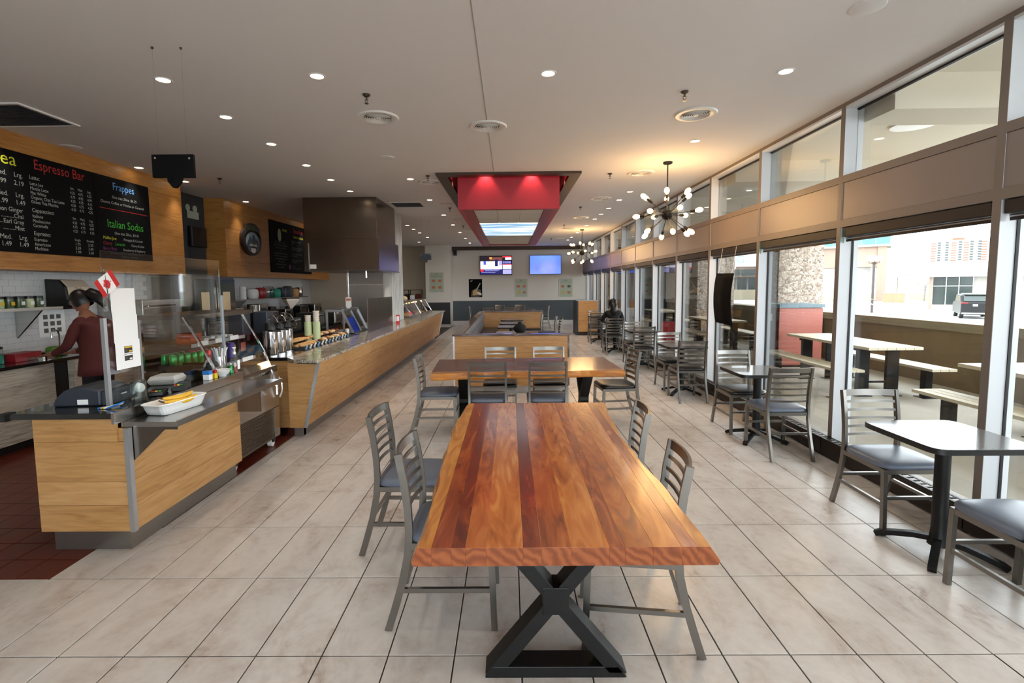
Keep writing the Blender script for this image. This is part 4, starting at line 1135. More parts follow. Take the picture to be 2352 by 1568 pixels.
for i, (x, y, m, l) in enumerate(((-2.545, 4.36, 'green_can', 'small green bottle by the pump bottle'), (-2.52, 4.39, 'orange_box', 'small orange bottle by the pump bottle'))):
    t = thing('small_bottle', l, 'bottle', (x+.03, y+.02, .922)); MB().lathe([(0, 0), (.014, 0), (.014, .06), (.007, .075), (0, .075)], n=12).build('bottle_body', m, t, smooth=True)
    MB().lathe([(0, .075), (.008, .075), (.008, .09), (0, .092)], n=10).build('cap', 'white_plastic', t, smooth=True)
wbw = tag(MB().lathe([(0, .0), (.03, 0), (.032, .01), (.055, .03), (.068, .06), (.065, .06), (.05, .032), (.025, .015), (0, .013)], (-2.50, 4.22, .922), 28).build('white_bowl', 'white_ceramic', smooth=True), 'small white bowl on the steel edge of the near counter', 'bowl')
sb = thing('sweetener_box', 'blue and white sweetener pack beside the bowl', 'pack', (-2.53, 4.06, .922)); B(-.025, .025, -.025, .025, 0, .045).build('carton', 'paper', sb); B(-.026, .026, -.026, .026, .045, .075).build('sleeve', 'blue', sb)
sb = thing('spice_pack', 'small yellow and red pack beside the bowl', 'pack', (-2.52, 4.13, .922)); B(-.02, .02, -.02, .02, 0, .045).build('carton', 'yellow', sb); B(-.018, .018, -.018, .018, .045, .07).build('cap', 'red_can', sb)
# banana dish
bd = thing('baking_dish', 'white fluted rectangular dish holding bananas on the steel ledge', 'dish', (-2.315, 3.34, .8515), R_(-8))
def dring(s, z, wv=0.0, n=72):
    out = []
    for k in range(n):
        t = 2*PI*k/n; c, s_ = math.cos(t), math.sin(t)
        x = .085*s*math.copysign(abs(c)**.3, c); y = .20*s*math.copysign(abs(s_)**.3, s_)
        f = 1+wv*math.sin(k*2*PI/4.0)
        out.append((x*f, y*f, z+(0.004*math.sin(k*2*PI/9.0) if wv < 0 else 0)))
    return out
mb = MB(); rows = [dring(.80, 0), dring(.86, .006, .008), dring(.93, .035, .010), dring(1.0, .066), dring(1.06, .073), dring(1.05, .078), dring(.96, .068), dring(.80, .012)]
n = 72
for r in rows: mb.v += r
for i in range(len(rows)-1):
    for k in range(n): mb.f.append((i*n+k, i*n+(k+1) % n, (i+1)*n+(k+1) % n, (i+1)*n+k)); mb.mi.append(0)
mb.f += [tuple(reversed(range(n))), tuple((len(rows)-1)*n+k for k in range(n))]; mb.mi += [0, 0]
mb.build('dish_body', 'white_ceramic', bd, smooth=True)
for i, (off, rz, l) in enumerate((((.005, .02, .086), 80, 'yellow banana on top in the white dish'), ((.045, -.01, .068), 76, 'yellow banana lower in the white dish, nearest the aisle'))):
    t = thing('banana', l, 'banana', (-2.315+off[0], 3.34+off[1], .8515+off[2]), R_(rz), 'bananas in the white dish')
    pts = bow((-.125, 0, .012), (.125, 0, .012), (0, -.025, -.014), 12)
    MB().tube(pts, [.007, .013, .017, .019, .020, .020, .020, .020, .019, .018, .016, .011, .005], 10).build('fruit', 'banana', t, smooth=True)
    MB().tube([pts[0], pts[0]+Vector((-.015, .004, .006)), pts[0]+Vector((-.032, .006, .018))], [.006, .0055, .005], 8).build('stem', 'banana_tip', t, smooth=True)

# ---------------------------------------------------------------- long granite counter
cb = thing('long_counter', 'long maple clad counter running down the left of the room', 'counter')
YB0, YB1 = 5.36, 15.65
hs = [(-2.285, .13), (-2.245, .31), (-2.205, .49), (-2.165, .67), (-2.125, .855)]
cy = [YB0, 7.6, 9.9, 12.2, 14.0, YB1]
for (xa, za), (xb, zb) in zip(hs, hs[1:]):
    for ya, yb in zip(cy, cy[1:]):
        mb = MB(); e = .0012
        mb.add([(xa, ya+e, za+e), (xb, ya+e, zb-e), (xb-.014, ya+e, zb-e), (xa-.014, ya+e, za+e), (xa, yb-e, za+e), (xb, yb-e, zb-e), (xb-.014, yb-e, zb-e), (xa-.014, yb-e, za+e)],
               [(0, 1, 2, 3), (7, 6, 5, 4), (0, 4, 5, 1), (1, 5, 6, 2), (2, 6, 7, 3), (3, 7, 4, 0)])
        mb.build('board', 'maple', cb)
mb = MB().prism([(-2.302, .135), (-2.142, .85), (-2.455, .85), (-2.455, .135)], YB0+.012, 8.21, 'y'); mb.build('core', 'maple', cb)
MB().prism([(-2.302, .135), (-2.142, .85), (-2.92, .85), (-2.92, .135)], 8.22, YB1-.012, 'y').build('core', 'maple', cb)
MB().prism([(-2.286, .13), (-2.124, .858), (-2.45, .858), (-2.45, .13)], YB0-.006, YB0+.011, 'y').build('end_panel', 'maple', cb)
MB().prism([(-2.286, .13), (-2.124, .858), (-2.75, .858), (-2.75, .13)], YB1-.011, YB1+.004, 'y').build('end_panel', 'maple', cb)
MB().prism([(-2.292, .13), (-2.128, .856), (-2.098, .856), (-2.262, .13)], YB0-.012, YB0+.02, 'y').build('corner_trim', 'aluminium', cb)
MB().prism([(-2.292, .13), (-2.128, .856), (-2.098, .856), (-2.262, .13)], YB1-.02, YB1+.01, 'y').build('corner_trim', 'aluminium', cb)
B(-2.45, -2.36, YB0+.10, YB1-.2, 0, .13).build('kick', 'steel_kick', cb)
B(-2.49, -2.36, YB0+.14, YB0+.2, 0, .13).build('kick_return', 'steel', cb)
MB().prism([(-2.34, 5.27), (-2.075, 5.22), (-2.06, 5.26), (-2.06, 15.72), (-2.96, 15.72), (-2.96, 8.22), (-2.498, 8.22), (-2.498, 5.46)], .872, .905, 'z').build('granite_top', 'granite', cb, bevel=.004)
MB().prism([(-2.32, 5.30), (-2.10, 5.26), (-2.10, 5.38), (-2.32, 5.38)], .858, .8715, 'z').build('sub_top', 'gasket', cb)
# inner cabinet behind the granite
ci = thing('back_bar', 'maple back bar with black worktop behind the granite counter', 'counter')
B(-3.12, -2.462, 5.50, 8.2, .10, .865).build('body', 'maple', ci)
for a, b in zip((.10, .36, .62), (.36, .62, .865)): B(-3.12, -2.455, 5.474, 5.488, a+.001, b-.001).build('board', 'maple', ci)
B(-3.18, -2.503, 5.46, 8.2, .868, .905).build('worktop', 'black_gloss', ci)
for x in (-2.72, -2.50): B(x-.04, x+.04, 5.49, 5.55, 0, .10).build('foot_plate', 'chrome', ci)
sw = thing('switch_plate', 'green and red switch plate on the maple end of the back bar', 'switch')
B(-2.755, -2.715, 5.468, 5.474, .27, .335).build('plate', 'black_plastic', sw); B(-2.75, -2.72, 5.464, 5.468, .305, .33).build('button', 'green_can', sw); B(-2.75, -2.72, 5.464, 5.468, .275, .30).build('button', 'lamp_red', sw)

def airpot(x, y, label):
    t = thing('airpot', label, 'flask', (x, y, .9055), 0, 'steel coffee airpots')
    MB().lathe([(0, 0), (.072, 0), (.075, .01), (.075, .27), (.06, .285), (0, .285)], n=24).build('body', 'chrome', t, smooth=True)
    MB().lathe([(.062, .285), (.062, .36), (.05, .375), (0, .378)], n=20).build('lid', 'black_plastic', t, smooth=True)
    MB().tube([(.05, 0, .35), (.10, 0, .37), (.125, 0, .34), (.13, 0, .31)], .012, 8).build('spout', 'black_plastic', t, smooth=True)
    MB().tube(bow((0, -.07, .30), (0, .07, .30), (.12, 0, -.03), 10), .008, 8).build('handle', 'black_plastic', t, smooth=True)
    MB().tube(bow((-.02, 0, .38), (.1, 0, .36), (0, 0, .08), 8), .006, 6).build('bail', 'chrome', t, smooth=True)
for i, (x, y) in enumerate(((-2.80, 5.72), (-2.80, 5.93), (-2.81, 6.16))): airpot(x, y, ('steel coffee airpot nearest the camera', 'middle of the three steel coffee airpots', 'steel coffee airpot farthest along, by the paper cups')[i])
for i, (x, y) in enumerate(((-3.10, 5.62), (-2.96, 5.90))):
    t = thing('coffee_dispenser', ('tall black coffee dispenser nearer the glass display', 'tall black coffee dispenser beside the airpots')[i], 'coffee machine', (x, y, .903), 0, 'black coffee dispensers')
    B(-.085, .085, -.10, .10, 0, .03).build('drip_base', 'black_plastic', t, bevel=.005); B(-.085, .03, -.09, .09, .03, .24).build('body', 'black_plastic', t, bevel=.006)
    B(-.085, .085, -.09, .09, .24, .50).build('hopper', 'slate', t, bevel=.01); B(.0, .05, -.02, .02, .18, .24).build('tap', 'black_plastic', t)
    B(.0301, .032, -.05, .05, .06, .16).build('sticker', 'food_red', t)
for i, (x, y, h) in enumerate(((-2.83, 6.88, .40), (-2.72, 6.90, .46))):
    t = thing('cup_stack', ('shorter stack of paper cups in a pale green tube', 'taller stack of paper cups in a pale green tube')[i], 'cups', (x, y, .9055), 0, 'paper cup stacks')
    MB().lathe([(0, 0), (.05, 0), (.05, .30), (.046, .30), (.046, .02), (0, .02)], n=20).build('tube', 'palegreen', t, smooth=True)
    for k in range(int((h-.30)/.03)): MB().lathe([(.033, .30+.03*k), (.043, .325+.03*k), (.045, .33+.03*k), (.034, .331+.03*k)], n=18).build('cup', 'cup_white', t, smooth=True)
# pastries on long black trays with price cards
for j in range(3):
    t = thing('pastry_tray', ('black pastry tray nearest the camera on the granite counter', 'middle black pastry tray on the granite counter', 'farthest black pastry tray on the granite counter')[j], 'tray', (-2.775, 6.45+.60*j, .9055))
    B(-.175, .175, -.29, .29, 0, .012).build('tray_base', 'black_plastic', t)
    for a in ((-.175, -.168, -.29, .29), (.168, .175, -.29, .29), (-.168, .168, -.29, -.283), (-.168, .168, .283, .29)): B(*a, .012, .024).build('rim', 'black_plastic', t)
    for i in range(5):
        for k in range(6):
            if j == 0 and k == 5 and i > 3: continue
            m = ('pastry', 'pastry_cream', 'pastry_dark')[(0 if j == 0 else (i+k+j) % 3)]
            if j == 2 and k > 3 and i < 3: m = 'pastry_dark'
            x = -2.775-.13+.065*i; y = 6.45+.60*j-.235+.094*k; z = .9055+.012+.022+.02*(i < 3)+.012*random.random()+(0.03 if i in (1, 2) else 0)
            o = MB().ball((0, 0, 0), .036, 8, 6, (1.15, .62, .55) if j == 0 else (1.0, .9, .55)).build('pastry', m, smooth='all')
            o.location = (x, y, z); o.rotation_euler = (0, R_(random.uniform(-12, 12)), R_(random.uniform(10, 40)) if j == 0 else random.uniform(0, 3))
            tag(o, ('twisted golden pastry on the near black tray', 'mixed pastry on the middle black tray', 'mixed pastry on the far black tray')[j], 'pastry', ('pastries on the near tray', 'pastries on the middle tray', 'pastries on the far tray')[j])
for i in range(13):
    y = 6.22+.135*i
    o = MB().prism([(0, 0), (.022, .045), (.023, .045), (.003, 0)], -.03, .03, 'y').build('price_card', 'paper' if i % 3 else 'txt_paleblue'); o.location = (-2.575-.022, y, .9055); o.rotation_euler = (0, 0, 0)
    tag(o, 'small white price card in the row before the pastries', 'price card', 'price cards before the pastries')
    for k in range(3): MB().prism([(.0075+.0022, .012+.010*k), (.0125+.0022, .019+.010*k), (.0125+.0026, .019+.010*k), (.0075+.0026, .012+.010*k)], -.022, .018-.006*k, 'y').build('print_line', 'txt_black', o)
# aluminium framed case with blue film
ac = thing('counter_display_case', 'aluminium framed glass case with a bright blue film front', 'display case', (0, 0, 0))
for y in (8.22, 9.05):
    MB().path([(-2.62, y, .91), (-2.80, y, 1.29)], .03, .03, up=(0, 1, 0)).build('front_post', 'aluminium', ac)
    MB().path([(-3.06, y, .91), (-3.06, y, 1.29)], .03, .03, up=(0, 1, 0)).build('rear_post', 'aluminium', ac)
    MB().path([(-3.08, y, 1.29), (-2.79, y, 1.29)], .03, .03, up=(0, 1, 0)).build('top_rail', 'aluminium', ac)
MB().path([(-2.80, 8.22, 1.29), (-2.80, 9.05, 1.29)], .03, .04).build('front_rail', 'aluminium', ac); MB().path([(-3.06, 8.22, 1.29), (-3.06, 9.05, 1.29)], .03, .04).build('rear_rail', 'aluminium', ac)
B(-3.08, -2.60, 8.2, 9.07, .905, .918).build('base', 'black_plastic', ac)
def slant(y0, y1, s0, s1, m, n):
    mb = MB(); q = lambda s: (-2.62-.18*s, .91+.38*s)
    (xa, za), (xb, zb) = q(s0), q(s1)
    mb.add([(xa, y0, za), (xb, y0, zb), (xb, y1, zb), (xa, y1, za), (xa-.006, y0, za), (xb-.006, y0, zb), (xb-.006, y1, zb), (xa-.006, y1, za)], [(0, 1, 2, 3), (7, 6, 5, 4), (0, 4, 5, 1), (1, 5, 6, 2), (2, 6, 7, 3), (3, 7, 4, 0)])
    return mb.build(n, m, ac)
slant(8.25, 8.62, .04, .68, 'bluefilm', 'blue_film'); slant(8.24, 9.03, .0, .98, 'acrylic', 'front_glass')
MB().path([(-2.616, 8.66, .92), (-2.79, 8.66, 1.28)], .012, .012, up=(0, 1, 0)).build('glazing_bar', 'aluminium', ac)
B(-3.06, -2.8, 8.24, 9.03, 1.305, 1.312).build('top_glass', 'acrylic', ac)
pcd = thing('menu_card_stand', 'white upright card stand on top of the aluminium case', 'card', (-2.86, 8.75, 1.312)); B(-.05, .05, -.004, .004, .02, .19).build('card', 'paper', pcd); B(-.03, .03, -.02, .02, 0, .02).build('base', 'white_plastic', pcd); B(-.04, .04, -.0045, -.004, .13, .17).build('printed_block', 'food_red', pcd)
tag(MB().lathe([(0, 0), (.03, 0), (.03, .1), (0, .1)], (-2.66, 8.02, .905), 14).build('salt_shaker', 'white_plastic', smooth=True), 'small white shaker beside the aluminium case', 'shaker')
# steel screen, ribbed column, backsplash
tag(B(-2.452, -2.44, 8.45, 10.25, .905, 1.48).build('steel_screen', 'steel_dark', bevel=.002), 'upright brushed steel screen standing on the granite counter', 'screen')
rc = struct(B(-2.9, -2.565, 10.62, 11.72, .91, HC).build('wall_ribbed_column', 'wallwhite'))
_rb = MB().prism([(-.03, -.02), (.012, -.03), (.02, -.02), (.02, .02), (.012, .03), (-.03, .02)], .91, HC, 'z').mesh('rib', 'white_paint')
for i in range(8): use('rib', _rb, rc, (-2.535, 10.68+.14*i, 0))
bs = thing('backsplash', 'bright brushed steel backsplash panel under the hood', 'panel')
B(-3.45, -2.70, 10.56, 10.575, .92, 2.0).build('sheet', 'steel', bs); B(-3.47, -3.44, 10.54, 10.58, .92, 2.0).build('edge_post', 'chrome', bs); B(-3.45, -2.70, 10.553, 10.56, 1.72, 1.74).build('rail', 'chrome', bs)
# exhaust hood
hd = thing('exhaust_hood', 'large dark stainless exhaust hood hanging from the ceiling', 'hood')
B(-3.81, -2.45, 9.25, 10.72, 2.58, HC-.002).build('duct_cover', 'hood', hd, bevel=.004)
hh = MB(); hh.box(-3.82, -2.425, 9.245, 9.26, 2.0, 2.58).box(-3.82, -3.805, 9.26, 10.9, 2.0, 2.58).box(-2.44, -2.425, 9.26, 10.9, 2.0, 2.58).box(-3.805, -2.44, 10.885, 10.9, 2.0, 2.58).box(-3.805, -2.44, 9.26, 10.885, 2.555, 2.58)
hh.build('canopy', 'hood', hd)
B(-3.83, -2.415, 9.235, 10.91, 1.985, 2.005).build('rim', 'steel_dark', hd)
B(-3.74, -3.725, 9.236, 9.2445, 2.01, 2.50).build('edge_strip', 'aluminium', hd); B(-3.72, -3.60, 9.236, 9.2445, 2.03, 2.11).build('rating_label', 'paper', hd)
MB().tube([(-2.75, 9.5, 2.0), (-2.75, 9.5, 1.86)], .02, 10).build('nozzle', 'chrome', hd)
for x in (-3.4, -2.9):  # lamps added under the hood to brighten the backsplash
    q = MB().ball((x, 9.9, 2.05), .05, 12, 8).build('hood_lamp', 'downlight_on', hd, smooth='all')
    s = spot(hd, 24, 150, (1.0, .95, .88)); s.location = (x, 9.9, 1.98)
# red card holder and hot food cases at the far end
rh = thing('menu_holder', 'red framed table card standing on the granite counter', 'card holder', (-2.38, 10.45, .9055), R_(20)); B(-.04, .04, -.006, .006, 0, .02).build('base', 'red', rh); B(-.04, .04, -.004, .004, .02, .18).build('frame', 'red', rh); B(-.028, .028, -.006, -.004, .05, .15).build('print', 'paper', rh)
def hotcase(y0, y1, label, lamps):
    t = thing('hot_food_case', label, 'display case')
    B(-2.9, -2.42, y0, y1, .905, .95).build('base', 'steel', t)
    B(-2.9, -2.62, y0, y1, 1.27, 1.30).build('top', 'steel', t)
    for y in (y0, y1-.02): MB().path([(-2.43, y+.01, .95), (-2.62, y+.01, 1.28)], .02, .02, up=(0, 1, 0)).build('front_post', 'chrome', t); B(-2.9, -2.88, y, y+.02, .95, 1.27).build('rear_post', 'chrome', t)
    mb = MB().add([(-2.43, y0, .95), (-2.62, y0, 1.28), (-2.62, y1, 1.28), (-2.43, y1, .95)], [(0, 1, 2, 3)]); mb.build('front_glass', 'acrylic', t)
    if lamps:
        for i in range(4): MB().ball((-2.72, y0+.15+(y1-y0-.3)*i/3, 1.245), .022, 10, 6).build('heat_lamp', 'heat', t, smooth='all')
        B(-2.86, -2.5, y0+.04, y1-.04, .95, .975).build('food_tray', 'pastry', t)
hotcase(12.15, 13.5, 'glass hot food case with warm lamps, nearer one', True); hotcase(13.55, 14.5, 'glass hot food case with warm lamps, middle one', True); hotcase(14.6, 15.3, 'unlit glass case at the far end of the granite counter', False)
tag(MB().ball((-2.75, 12.8, 1.37), .09, 10, 6, (1.2, 1.4, .8)).build('bread_bag', 'pastry_cream', smooth='all'), 'bag of bread rolls on top of the hot food case', 'bread')
rk = thing('wire_rack', 'black wire storage rack before the warm lit back wall', 'rack', (-4.0, 19.6, 0))
for x in (-.45, 0, .5): 
    for y in (0, .35): B(x-.012, x+.012, y-.012, y+.012, 0, 1.55).build('post', 'black_metal', rk)
for z in (.4, .8, 1.15, 1.53): B(-.46, .51, -.01, .36, z, z+.02).build('shelf', 'black_metal', rk)
for i in range(4): 
    o = B(-4.4+.22*i, -4.22+.22*i, 19.65, 19.9, 1.17, 1.17+.16+.05*(i % 2)).build('storage_box', ('cardboard', 'vinyl_brown', 'paper', 'maroon')[i]); tag(o, ('brown carton', 'dark brown box', 'white box', 'maroon box')[i]+' on the black wire rack', 'box')

# ---------------------------------------------------------------- menu boards
mb1 = thing('menu_board', 'long black menu board with the espresso bar and soda lists', 'menu board')
XM = -5.1995
B(-5.2, -5.182, 2.6, 4.62, 2.09, 3.14).build('panel', 'black_board', mb1); B(-5.2, -5.182, 4.625, 6.245, 2.085, 3.14).build('panel', 'black_board', mb1); B(-5.2, -5.182, 6.25, 7.19, 2.085, 3.14).build('panel', 'black_board', mb1)
XF = -5.1805
def T1(s, y, z, size, m='txt_white', al='LEFT', sx=1.0, sh=0.0): lettering(s, size, m, mb1, (XF, y, z), 'x+', al, shear=sh, sx=sx)
T1('Tea', 5.277, 2.985, .19, 'txt_yellow', 'RIGHT'); T1('Espresso Bar', 5.464, 3.003, .155, 'txt_red', sx=.80)
for z, b in ((2.874, ('Med.', 'Lrg.')), (2.788, ('1.99', '2.19')), (2.663, ('Med.', 'Lrg.')), (2.585, ('1.99', '1.49')), (2.218, ('Med.', 'Lrg.')), (2.145, ('1.49', '1.49'))):
    T1(b[0], 5.10, z, .07, al='CENTER', sx=.9); T1(b[1], 5.285, z, .07, al='CENTER', sx=.9)
for z, s in ((2.505, 'Lemon Ginger'), (2.44, '...........Chai'), (2.38, '...Earl Grey'), (2.315, '..........Mint')): T1(s, 5.305, z, .066, al='RIGHT', sx=.85)
for z, s, sz in ((2.885, 'Latte:', .062), (2.823, 'Latte Joe', .05), (2.772, 'Mocha Latte', .05), (2.723, 'Flat White', .05), (2.675, 'Organic Chai Tea Latte', .05), (2.627, 'Green Tea Matcha', .05), (2.534, 'Cappuccino:', .062), (2.474, 'Italiano', .05), (2.422, 'Mochaccino', .05), (2.372, 'Caramella', .05), (2.283, 'Espresso:', .062), (2.222, 'Espresso', .05), (2.17, 'Americano', .05), (2.122, 'Machiato', .05)):
    T1(s, 5.404, z, sz, sx=.86)
for z0, n, h in ((2.866, 5, ('Sm.', 'Med.', 'Lrg.')), (2.516, 3, ('Sm.', 'Med.', 'Lrg.'))):
    for k, x in enumerate((5.93, 6.04, 6.165)):
        T1(h[k], x, z0, .042, al='CENTER', sx=.85)
        for r in range(n): T1(('4.25', '4.75', '4.25', '4.20', '4.25')[r] if k == 0 else ('4.75', '4.95', '4.75', '4.75', '4.75')[r] if k == 1 else ('4.25', '4.99', '4.15', '4.25', '4.25')[r], x, z0-.052-.049*r, .045, al='CENTER', sx=.85)
T1('Single', 5.95, 2.266, .036, al='CENTER'); T1('Double', 6.13, 2.266, .036, al='CENTER')
for r, (a, b) in enumerate((('1.75', '2.20'), ('2.20', '2.45'), ('1.99', '2.50'))): T1(a, 5.95, 2.215-.048*r, .045, al='CENTER'); T1(b, 6.13, 2.215-.048*r, .045, al='CENTER')
T1('Frappes', 6.725, 2.985, .135, 'txt_blue', 'CENTER', .88); T1('One size 20oz. $6.25', 6.73, 2.872, .05, al='CENTER', sh=.15); T1('Choose Coffee or Mocha or Caramel', 6.70, 2.795, .05, al='CENTER', sh=.15, sx=.98)
B(XF-.001, XF, 6.31, 7.14, 2.722, 2.73).build('rule', 'txt_red', mb1)
T1('Italian Sodas', 6.725, 2.49, .145, 'txt_green', 'CENTER', .88); T1('One size 20oz. $4.45', 6.73, 2.404, .05, al='CENTER', sh=.15)
T1('Malibu Joe:', 6.33, 2.332, .055, 'txt_yellow', sx=.9); T1('Pineapple & Coconut', 6.665, 2.332, .05, sh=.15, sx=.8)
T1('Cherry', 6.325, 2.262, .055, 'txt_red', sx=.9); T1('Limeade', 6.52, 2.262, .055, 'txt_green', sx=.9); T1('Cherry & Lime', 6.79, 2.262, .05, sh=.15, sx=.8)
T1('Berry Blast', 6.32, 2.195, .055, 'txt_purple', sx=.9); T1('Strawberry & Raspberry', 6.645, 2.195, .05, sh=.15, sx=.82)
T1('Or make your own Italian Soda from our', 6.73, 2.147, .036, 'txt_grey', 'CENTER'); T1('12 flavour selections', 6.75, 2.107, .036, 'txt_grey', 'CENTER')
mb2 = thing('menu_board', 'second black menu board beyond the round emblem', 'menu board')
B(-5.25, -5.232, 10.88, 11.86, 2.03, 3.18).build('panel', 'black_board', mb2); B(-5.25, -5.232, 11.865, 13.1, 2.03, 3.18).build('panel', 'black_board', mb2)
def T2(s, y, z, size, m='txt_grey', al='CENTER', sx=1.0): lettering(s, size, m, mb2, (-5.231, y, z), 'x+', al, sx=sx)
T2('Smoothies', 12.35, 3.0, .16, 'txt_red', sx=.8); T2('fresh fruit blends', 12.35, 2.88, .08, 'txt_yellow'); T2('WRAPS', 11.6, 2.98, .08, 'txt_yellow')
MB().lathe([(0, 0), (.09, 0), (.09, .008), (0, .008)], (-5.232, 11.33, 2.88), 18, Matrix.Rotation(PI/2, 4, 'Y') @ Matrix.Diagonal((1.6, .9, 1, 1))).build('picture', 'leaf', mb2)
for i, s in enumerate(('Build your own wrap', 'choose a filling and two sides', 'chicken, beef or falafel', 'or', 'garden salad with dressing', 'soup of the day with bread', 'roast vegetables and rice', 'with a drink', 'ask about our specials', 'served all day')): T2(s, 11.37, 2.70-.062*i, .055, sx=1.05)
for i, s in enumerate(('Mango, pineapple and', 'banana', '', 'Strawberry, raspberry and', 'blueberry with yogurt', '', 'Peach, orange and ginger', 'with honey', '', 'Spinach, apple and kiwi', 'with mint', '', 'Extras', 'protein   oats   chia')): 
    if s: T2(s, 11.95, 2.78-.05*i, .055, al='LEFT', sx=1.1)
MB().ball((-5.228, 11.80, 2.17), .05, 12, 8, (.1, .8, 1.3)).build('sticker', 'txt_purple', mb2)
# ---------------------------------------------------------------- round emblem
em = thing('round_emblem', 'round dark emblem with mountains and a cup on the timber bulkhead', 'emblem', (-5.25, 10.05, 2.64))
RX = Matrix.Rotation(PI/2, 4, 'Y') @ Matrix.Diagonal((1.0, 1.3, 1, 1))
MB().lathe([(0, 0), (.29, 0), (.30, .01), (.30, .05), (.285, .06), (0, .06)], n=40, M=RX).build('disc', 'vinyl_brown', em, smooth=True)
MB().lathe([(0, .061), (.20, .061), (.205, .066), (0, .068)], (0, 0, -.04), 36, RX).build('sky_inset', 'blue_metal', em)
def e2(pts, x, m, n): MB().prism([(p[0]*1.3, p[1]) for p in pts], x, x+.004, 'x').build(n, m, em)
e2([(-.19, -.10), (-.08, .08), (-.02, .0), (.0, .09), (.03, .12), (.10, .0), (.14, .05), (.18, -.06), (.17, -.14), (.1, -.2), (-.08, -.21), (-.17, -.16)], .068, 'grey_plastic', 'mountain')
e2([(-.12, -.10), (-.05, -.06), (.02, -.09), (.09, -.06), (.13, -.11), (.05, -.14), (-.06, -.14)], .0725, 'poster', 'snow')
e2([(-.07, -.15), (.07, -.15), (.06, -.22), (.03, -.25), (-.03, -.25), (-.06, -.22)], .0725, 'cup_white', 'cup')
e2([(-.08, -.125), (0, -.115), (.08, -.125), (.06, -.155), (-.06, -.155)], .077, 'txt_black', 'coffee')
MB().prism([(-.29, .10), (-.25, .30), (-.05, .345), (.12, .335), (.27, .26), (.30, .10), (.20, .19), (0, .225), (-.20, .19)], .05, .075, 'x').build('name_banner', 'vinyl_brown', em)
lettering('JOE', .15, 'greenbag', em, (.0765, -.05, .19), 'x+', 'CENTER', sx=1.25, name='emblem_lettering')
# posters on the recess wall
tag(B(-5.62, -5.612, 8.70, 9.02, 2.92, 3.05).build('notice_sheet', 'poster'), 'pale notice high on the dark recess wall', 'notice')
for i in range(2): tag(MB().lathe([(0, 0), (.06, 0), (.06, .012), (0, .014)], (-5.62, 8.72+.2*i, 3.10), 14, Matrix.Rotation(PI/2, 4, 'Y')).build('round_plaque', 'poster'), ('small pale disc', 'second small pale disc')[i]+' above the notice on the recess wall', 'plaque', 'pale discs on the recess wall')
tag(B(-5.62, -5.54, 8.68, 9.12, 2.42, 2.78).build('box_speaker', 'black_plastic', bevel=.02), 'black box speaker on the dark recess wall', 'speaker')

# ---------------------------------------------------------------- rear prep counter at the tiled wall
rcn = thing('prep_counter', 'rear counter with black worktop and pale timber front at the tiled wall', 'counter')
B(-5.79, -5.14, 3.4, 5.46, .10, .872).build('body', 'whitewood', rcn); B(-5.79, -5.14, 5.70, 7.9, .10, .872).build('body', 'whitewood', rcn)
for ya, yb in ((3.4, 4.4), (4.405, 5.45), (5.71, 6.6), (6.605, 7.9)):
    for a, b in zip((.10, .40, .66), (.40, .66, .872)): B(-5.139, -5.125, ya, yb, a+.001, b-.001).build('board', 'whitewood', rcn)
B(-5.75, -5.2, 3.4, 7.9, 0, .10).build('kick', 'gasket', rcn)
B(-5.79, -5.2, 5.46, 5.70, .10, .872).build('niche_back', 'gasket', rcn)
rwt = tag(B(-5.795, -5.09, 3.38, 7.92, .875, .91).build('countertop', 'black_gloss', bevel=.003), 'black worktop along the tiled wall behind the cashier', 'countertop')
fc = thing('sink_faucet', 'gooseneck chrome faucet over the rear sink', 'faucet', (-5.66, 6.12, .91)); MB().tube([(0, 0, 0), (0, 0, .22), (.01, -.03, .27), (.03, -.09, .28), (.04, -.14, .25), (.04, -.145, .19)], .011, 10).build('neck', 'chrome', fc, smooth=True); MB().lathe([(0, 0), (.03, 0), (.025, .03), (0, .03)], n=16).build('base', 'chrome', fc, smooth=True)
tag(MB().ball((0, 0, 0), .12, 14, 8, (1, 1.3, .22)).build('frying_pan', 'black_plastic', smooth='all'), 'black shallow pan on the rear counter before the faucet', 'pan').location = (-5.5, 5.85, .935)
jr2 = thing('storage_jar', 'clear lidded jar with teal contents at the left edge', 'jar', (-5.42, 5.02, .91)); B(-.09, .09, -.09, .09, .005, .10).build('contents', 'teal', jr2); MB().prism(superell(.1, .1, 6, 24), 0, .16, 'z').build('jar_glass', 'jarglass', jr2, smooth=True); MB().prism(superell(.1, .1, 6, 24), .161, .185, 'z').build('lid', 'black_plastic', jr2)
tag(B(-5.5, -5.3, 5.2, 5.5, .91, 1.0).build('carton', 'red_dark', bevel=.004), 'red carton on the rear counter beside the teal jar', 'carton')
tag(MB().prism(superell(.13, .09, 4, 24), 0, .04, 'z').build('foil_tray', 'steel'), 'shallow foil tray on the rear counter', 'tray').location = (-5.25, 5.42, .91)
tag(MB().cbox((0, 0, .06), (.10, .14, .12)).build('vegetable_bag', 'greenbag', bevel=.03), 'green bag in front of the person in maroon', 'bag').location = (-5.33, 5.68, .91)
